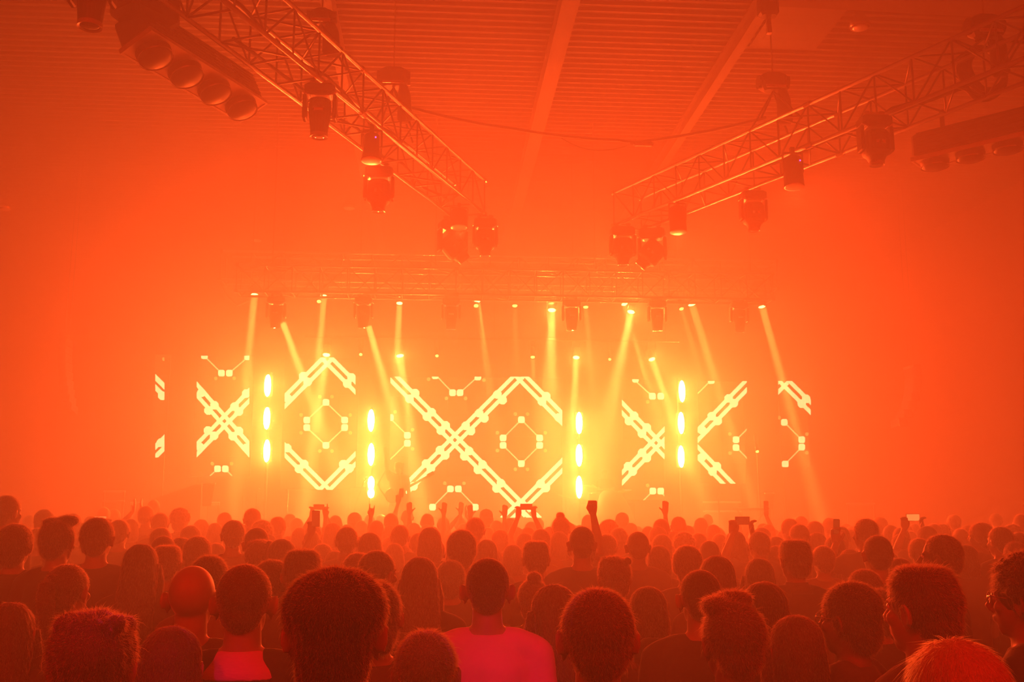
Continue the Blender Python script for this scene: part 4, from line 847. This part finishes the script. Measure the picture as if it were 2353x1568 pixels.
N(138, 1190, 76, 'quiff', 'spiky-topped head with a glowing right side', 'spiky head', hair='hair_d', rz=-.2)
N(228, 1190, 72, 'crop', 'neat short-haired man with broad dark back', 'neat short-haired man', shirt='s_black', hair='hair_d')
N(327, 1250, 84, 'long', 'long straight hair with one bright strand edge', 'straight long hair', hair='hair_d')
N(386, 1256, 64, 'flat', 'flat-topped head right of the straight long hair', None)
N(456, 1233, 62, 'medium', 'bushy dark round head above the bald one', None, hair='hair_d')
N(484, 1277, 86, 'tied', 'smooth domed hair rising behind the bald head', None)
N(22, 1139, 54, 'crop', 'very tall man rising above the crowd at the left edge', 'very tall man', rz=-.5)
N(627, 1287, 88, 'medium', 'full hair behind the right ear of the man with pink hood', None)
N(697, 1266, 86, 'flat', 'wide flat head of hair right above the largest front head', None, hair='hair_d')
N(600, 1240, 66, 'messy', 'fluffy lit top of hair above the man with pink hood', None, hair='hair_b')
N(649, 1239, 70, 'bob', 'pointed smooth hair right of the fluffy one', None)
N(872, 1266, 78, 'crop', 'man in three-quarter view with bright forehead line', 'three-quarter view man', rz=-.75)
N(907, 1249, 46, 'bob', 'small smooth head peeping behind the three-quarter view man', None)
N(965, 1280, 92, 'long', 'tall tapering long hair left of the magenta shirt', 'tapering long hair', hair='hair_b')
N(1036, 1288, 66, 'medium', 'dim head with rounded hair touching the magenta man on his left', None, shirt='s_black')
N(988, 1212, 58, 'bob', 'dark egg-shaped bob in front of the wide screen', 'egg-shaped bob')
N(1061, 1218, 68, 'medium', 'dark head with side-swept volume beside the egg-shaped bob', 'side-swept dark head', hair='hair_d')
N(1118, 1240, 56, 'long', 'smooth long hair above the man in magenta', None)
N(1092, 1190, 44, 'crop', 'round cropped head rising before the foot of the big X', None, hair='hair_d')
N(1336, 1210, 60, 'buzz', 'man with shaven head and wide round shoulders beneath the raised fist', 'wide-shouldered shaven man', shirt='s_black', skin='skin')
N(1231, 1246, 62, 'flat', 'square-topped head left of the wide-shouldered man', None)
N(1178, 1252, 50, 'bob', 'smooth oval head between magenta man and square-topped head', None)
N(1410, 1277, 76, 'messy', 'dishevelled head above the cropped front man', 'dishevelled head')
N(1393, 1228, 46, 'crop', 'cropped head right beside the wide-shouldered man', None)
N(1464, 1222, 52, 'buzz', 'shaven head on a long neck right of centre', 'long-necked shaven man')
N(1513, 1254, 56, 'bob', 'smooth bob just right of the long-necked shaven man', None)
N(1577, 1254, 68, 'medium', 'wavy-topped man with a wide back before the broad shaven man', None)
N(1570, 1224, 50, 'curly', 'small frizzy glowing head of curls', 'small frizzy head', hair='hair_b')
N(1645, 1277, 88, 'long', 'long hair streaming down with two bright edges', 'streaming long hair', hair='hair_b')
N(1688, 1220, 50, 'long', 'tall slim head with long hair and a bright left line', None)
N(1628, 1243, 46, 'buzz', 'round shaven head above the streaming long hair', None)
N(1824, 1243, 70, 'flat', 'man with spiky flat top and stiff shirt collar', 'flat-top man with collar', rz=.15, extra=('shirt_collar',), hair='hair_d')
N(1742, 1283, 72, 'long', 'dark long-haired head left of the flat-top man', None)
N(1783, 1254, 48, 'bob', 'narrow head tucked behind the flat-top man on his left', None)
N(1889, 1255, 50, 'crop', 'lit-topped head right of the flat-top man', None)
N(1884, 1288, 50, 'long', 'dim long-haired head low beside the collar of the flat-top man', None)
N(2012, 1231, 64, 'buzz', 'shaven man with a long neck and bright left outline, right part', 'right shaven man', skin='skin')
N(1983, 1309, 76, 'medium', 'dark rounded hair below the right shaven man', None)
N(2064, 1283, 66, 'bob', 'low domed hair behind the man with lit cheek', None)
N(2156, 1229, 76, 'crop', 'man in profile with bright brow and nose, wide dark shoulders', 'profile man', rz=.95, shirt='s_black')
N(2216, 1252, 54, 'bob', 'smooth hair right of the profile man', None)
N(1985, 1192, 52, 'crop', 'man with side-lit face next to a small raised phone', 'side-lit man by phone', rz=.3, pose='low1', mirror=True)
N(2249, 1201, 48, 'medium', 'dark-haired man in profile far right', None, rz=.8)
N(2294, 1211, 50, 'crop', 'round cropped head right of the profile pair', None, rz=.3)
# smaller ones: no own label, described by where they stand among the named heads
S_ = [(105, 1171, 42, 'crop'), (172, 1180, 40, 'long'), (70, 1184, 28, 'crop'), (276, 1195, 46, 'crop'), (301, 1193, 38, 'bob'), (331, 1205, 34, 'curly'), (240, 1166, 29, 'medium'), (264, 1170, 26, 'crop'), (355, 1149, 27, 'crop'), (338, 1163, 34, 'crop'),
      (370, 1179, 38, 'crop'), (415, 1168, 46, 'curly'), (441, 1208, 44, 'medium'), (372, 1213, 46, 'crop'), (378, 1232, 54, 'buzz'), (343, 1242, 30, 'medium'), (463, 1194, 34, 'medium'), (518, 1178, 32, 'crop'), (495, 1202, 38, 'bob'), (537, 1196, 52, 'crop'),
      (580, 1169, 38, 'crop'), (603, 1197, 50, 'curly'), (590, 1213, 56, 'buzz'), (641, 1188, 36, 'crop'), (667, 1181, 27, 'crop'), (683, 1191, 30, 'medium'), (690, 1213, 39, 'bob'), (771, 1185, 30, 'crop'), (766, 1202, 42, 'bob'), (798, 1211, 50, 'crop'),
      (768, 1226, 34, 'cap'), (816, 1178, 32, 'medium'), (850, 1182, 24, 'crop'), (830, 1197, 28, 'crop'), (865, 1197, 34, 'crop'), (850, 1224, 58, 'bob'), (900, 1180, 32, 'crop'), (877, 1182, 24, 'medium'), (920, 1207, 42, 'crop'), (897, 1207, 36, 'long'), (952, 1202, 33, 'bob'),
      (769, 1266, 48, 'bob'), (822, 1271, 74, 'medium'), (929, 1252, 38, 'bob'), (982, 1181, 30, 'crop'), (1018, 1188, 28, 'crop'), (1058, 1190, 26, 'crop'), (1117, 1170, 32, 'cap'), (1150, 1218, 40, 'medium'), (1140, 1196, 28, 'crop'), (1173, 1191, 29, 'ponytail'),
      (1241, 1216, 42, 'crop'), (1242, 1234, 42, 'cap'), (1290, 1180, 42, 'bun'), (1220, 1199, 28, 'crop'), (1237, 1191, 26, 'medium'), (1263, 1211, 34, 'crop'), (1306, 1202, 32, 'crop'), (1352, 1183, 30, 'crop'), (1284, 1222, 46, 'bob'), (1397, 1195, 46, 'curly'), (1423, 1213, 40, 'crop'), (1428, 1178, 30, 'crop'),
      (1449, 1202, 32, 'bob'), (1512, 1210, 40, 'medium'), (1519, 1193, 38, 'crop'), (1558, 1188, 34, 'crop'), (1521, 1228, 48, 'bob'), (1580, 1208, 30, 'crop'), (1604, 1225, 36, 'crop'), (1610, 1190, 34, 'long'), (1638, 1206, 36, 'bob'), (1651, 1216, 30, 'medium'), (1690, 1200, 28, 'crop'),
      (1625, 1181, 24, 'crop'), (1805, 1215, 42, 'curly'), (1836, 1205, 44, 'crop'), (1748, 1212, 42, 'bob'), (1932, 1210, 38, 'ponytail'), (1812, 1192, 38, 'crop'), (1838, 1186, 30, 'crop'), (1870, 1198, 40, 'medium'), (1905, 1190, 32, 'crop'), (1765, 1205, 34, 'bob'), (1875, 1224, 46, 'long'), (1780, 1233, 40, 'crop'),
      (2020, 1188, 34, 'medium'), (2016, 1200, 30, 'crop'), (2045, 1207, 38, 'long'), (2069, 1213, 36, 'crop'), (2160, 1205, 40, 'curly'), (2190, 1183, 30, 'crop'), (2222, 1207, 34, 'bob'), (2287, 1180, 26, 'crop'), (2345, 1182, 34, 'crop'), (2338, 1224, 46, 'medium'), (2205, 1215, 34, 'crop'), (2268, 1250, 44, 'bob'), (2325, 1206, 44, 'curly'),
      (90, 1214, 40, 'crop'), (8, 1190, 40, 'crop'), (212, 1186, 30, 'crop'), (1205, 1225, 44, 'bob'), (1345, 1240, 52, 'crop'), (560, 1206, 38, 'long'), (720, 1206, 38, 'crop'), (1000, 1240, 46, 'crop'), (1700, 1240, 40, 'crop'), (2110, 1238, 48, 'medium'), (1915, 1232, 44, 'crop'), (1950, 1262, 50, 'long'), (2330, 1245, 48, 'crop')]
ADJ = dict(crop='short-haired', buzz='shaven', bald='bald', flat='flat-topped', medium='full-haired', curly='curly', bob='smooth round', long='long-haired', cap='cap-wearing', ponytail='ponytailed', bun='bun-topped', messy='tousled', tied='tied-back', quiff='quiffed', wavy='wavy')
for (x, y, w_, st, label, anc, o) in A: person(x, y, w_, st, label, **o)
ANC = [(x, y + w_ * .6, anc) for (x, y, w_, st, label, anc, o) in A if anc]
used = {}
ZN = [(120, 'at the left edge'), (250, 'below the faint left line array'), (440, 'below the leftmost screen strip'), (590, 'below the small X screen'), (640, 'below the first light column'), (820, 'below the broken diamond screen'), (890, 'below the second light column'),
      (1050, 'below the left half of the widest screen'), (1290, 'below the right half of the widest screen'), (1370, 'below the third light column'), (1540, 'below the cut-off X screen'), (1600, 'below the fourth light column'), (1760, 'below the K-like screen'),
      (1900, 'below the rightmost screen'), (2130, 'below the faint right line array'), (9999, 'at the right edge')]
def zone_label(x, st, what): return '%s %s head %s, back to camera' % (what, ADJ[st], next(z for lim, z in ZN if x < lim))
def auto_label(x, y, w_, st, what='head'):
    yc = y + w_ * .6; c = sorted(ANC, key=lambda a: (a[0] - x) ** 2 + ((a[1] - yc) * 1.6) ** 2)
    for a in c[:6]:
        dx, dy = x - a[0], yc - a[1]; dist = math.hypot(dx, dy)
        if abs(dx) < 22: dr_ = 'straight above' if dy < 0 else 'straight below'
        elif abs(dy) < 12: dr_ = 'left of' if dx < 0 else 'right of'
        else: dr_ = ('above and ' if dy < 0 else 'below and ') + ('left of' if dx < 0 else 'right of')
        size = 'tiny' if w_ < 32 else 'small' if w_ < 44 else 'medium-sized'
        lab = '%s hazy %s %s %s the %s' % (size, ADJ[st], what, dr_, a[2])
        if lab not in used: used[lab] = 1; return lab
    print('FALLBACK', x, y); return zone_label(x, st, 'hazy')
G4 = 'concertgoers in the middle rows'
for (x, y, w_, st) in S_: person(x, y, w_, st, auto_label(x, y, w_, st), G4, rz=random.uniform(-.35, .35), pose=random.choice(['down', 'down', 'fold']))
# ---- raised arms and phones
def raised(x, y, w_, st, pose, label, **o): return person(x, y, w_, st, label, 'concertgoers with raised arms', pose=pose, **o)
raised(1330, 1233, 48, 'crop', 'fist', 'raised fist on a bare forearm, standing out against the glow by the third light column', skin='skin_b')
t = raised(1213, 1212, 34, 'crop', 'hold2', 'person with both arms up framing a phone before the foot of the big X'); phone_for(t, 'phone held sideways in two hands at the bottom peak of the big X', (0, .22, 2.01))
t = raised(2128, 1209, 46, 'bob', 'low2', 'person with bent arms up holding a glowing phone, right part'); phone_for(t, 'bright phone held sideways between two hands at the far right', (0, .28, 1.86), bright=True)
raised(1489, 1210, 32, 'crop', 'open', 'person with one open hand up, between the cut-off X screen and the long-necked man')
raised(798, 1206, 30, 'crop', 'horns', 'person raising both hands in horn signs under the slanting microphone stand')
t = raised(727, 1207, 30, 'crop', 'hold2', 'distant person with bent raised arms around a small phone, left of the second column'); phone_for(t, 'small dark phone in two far hands beneath the broken diamond', (0, .22, 2.01))
t = raised(742, 1250, 46, 'medium', 'hold1', 'person lifting a phone upright in one hand, above the wide flat head', mirror=True); phone_for(t, 'upright dark phone lifted in one hand above the wide flat head', (.10, .20, 2.02), land=False)
t = raised(936, 1172, 27, 'crop', 'hold1', 'distant person holding a tiny upright phone before the guitarist', mirror=True); phone_for(t, 'tiny upright phone just below the guitarist', (.10, .20, 2.02), land=False)
raised(1121, 1212, 28, 'crop', 'open2', 'person stretching two arms up before the lower arms of the big X')
raised(1022, 1202, 26, 'crop', 'open', 'person with one hand up near the lower small squares of the wide screen')
raised(980, 1206, 28, 'crop', 'open2', 'person with spread fingers up at the left foot of the big X')
raised(1064, 1204, 26, 'crop', 'clap', 'person clapping overhead before the middle of the wide screen')
raised(304, 1196, 30, 'crop', 'clap', 'person with both hands joined overhead on the left below the pale rails')
t = raised(1742, 1222, 46, 'crop', 'low2', 'person holding a dark phone sideways just below the flat keyboard', rz=.2); phone_for(t, 'dark phone held sideways with a dull screen below the flat keyboard', (0, .28, 1.86))
t = raised(1752, 1203, 28, 'crop', 'hold1', 'distant person raising a narrow phone below the pale fan-shaped panel'); phone_for(t, 'narrow upright phone right below the pale fan-shaped panel', (.14, .23, 2.02), land=False)
phone_for([o for o in bpy.data.objects if o.get('label', '').startswith('man with side-lit face')][0], 'small raised phone left of the side-lit man', (.05, .27, 1.70), land=False, size=(.13, .065))
t = raised(212, 1212, 34, 'crop', 'low2', 'person behind the neat short-haired man holding up a phone'); phone_for(t, 'phone with a pale screen just behind the neat short-haired man', (0, .28, 1.86), bright=True)
# ---- far crowd filling the floor up to the stage
FAR = [(-9, -3.4, 'small dim head far off in the packed rows left of the second light column', 'far crowd on the left'), (-3.4, 1.2, 'small dim head far off in the packed rows before the wide screen', 'far crowd before the wide screen'),
       (1.2, 4.4, 'small dim head far off in the packed rows between third and fourth light columns', 'far crowd before the drums'), (4.4, 12, 'small dim head far off in the packed rows right of the fourth light column', 'far crowd on the right')]
tries = 0; total = len(POS)
ok_st = ['crop', 'crop', 'medium', 'bob', 'buzz', 'long', 'crop', 'cap']
while total < 292 and tries < 20000:
    tries += 1; Y = random.choice([random.uniform(8, 17.6), random.uniform(11, 17.6)]); u = random.uniform(-60, W + 60); h = random.gauss(1.69, .045); st = random.choice(ok_st)
    q = P(u, 1195, Y)
    if min((q.x - a) ** 2 + (Y - b) ** 2 for a, b in POS) < .43 ** 2: continue
    cx = proj((q.x, Y, 1.7))[0]; z = next((f for f in FAR if True and ((cx < 853 and f is FAR[0]) or (853 <= cx < 1330 and f is FAR[1]) or (1330 <= cx < 1564 and f is FAR[2]) or (cx >= 1564 and f is FAR[3]))))
    s = h / STOP[st]; person(cx, 0, 26, st, zone_label(cx, st, 'hazy nearer' if Y < 11 else 'small dim' if Y < 14.5 else 'tiny, nearly dissolved'), z[3], rz=random.uniform(-.3, .3), pose='down', pos=(Vector((q.x, Y, 0)), s, s)); total += 1
print('PEOPLE', total, 'tries', tries)
# ---- the band: guitarist with one arm up
gp = P(915, 1100, 21.2); t = person(915, 1100, 20, 'messy', 'guitarist on stage with one arm stretched up, a dim shape beside the second light column', pose='open', rz=PI * .9, pos=(Vector((gp.x, 21.2, 0)), 1.0, 1.0), lvl='mid', shirt='s_black', mirror=False); t.location.z = ZS
m_ = Vector((gp.x, 20.95, ZS + 1.12)); g = thing('guitar', 'electric guitar slung across the dim guitarist', 'guitar', m_); g.rotation_euler = (0, -.5, 0)
k = MB(); k.ell((-.12, 0, 0), (.15, .03, .16), 18, 8); k.ell((.06, 0, .0), (.12, .028, .12), 18, 8); k.obj('body', M['wood'], g, smooth=True); k = MB(); k.box((.42, -.01, 0), (.62, .022, .05)); k.obj('neck', M['wood'], g); k = MB(); k.box((.78, -.01, .01), (.15, .02, .08)); k.obj('headstock', M['black'], g)
k = MB(); k.tube([(-.25, -.03, 0), (-.3, .2, .35), (0, .33, .55), (.2, .2, .3), (.15, 0, .08)], .015, 6); k.obj('strap', M['cable'], g)
dp = P(1392, 1110, 23.0); t = person(1392, 1110, 20, 'medium', 'drummer seated behind the cymbals, hardly visible in the glow', pose='fold', rz=PI, pos=(Vector((dp.x, 23.1, 0)), .8, .8), lvl='mid'); t.location.z = ZS + .3
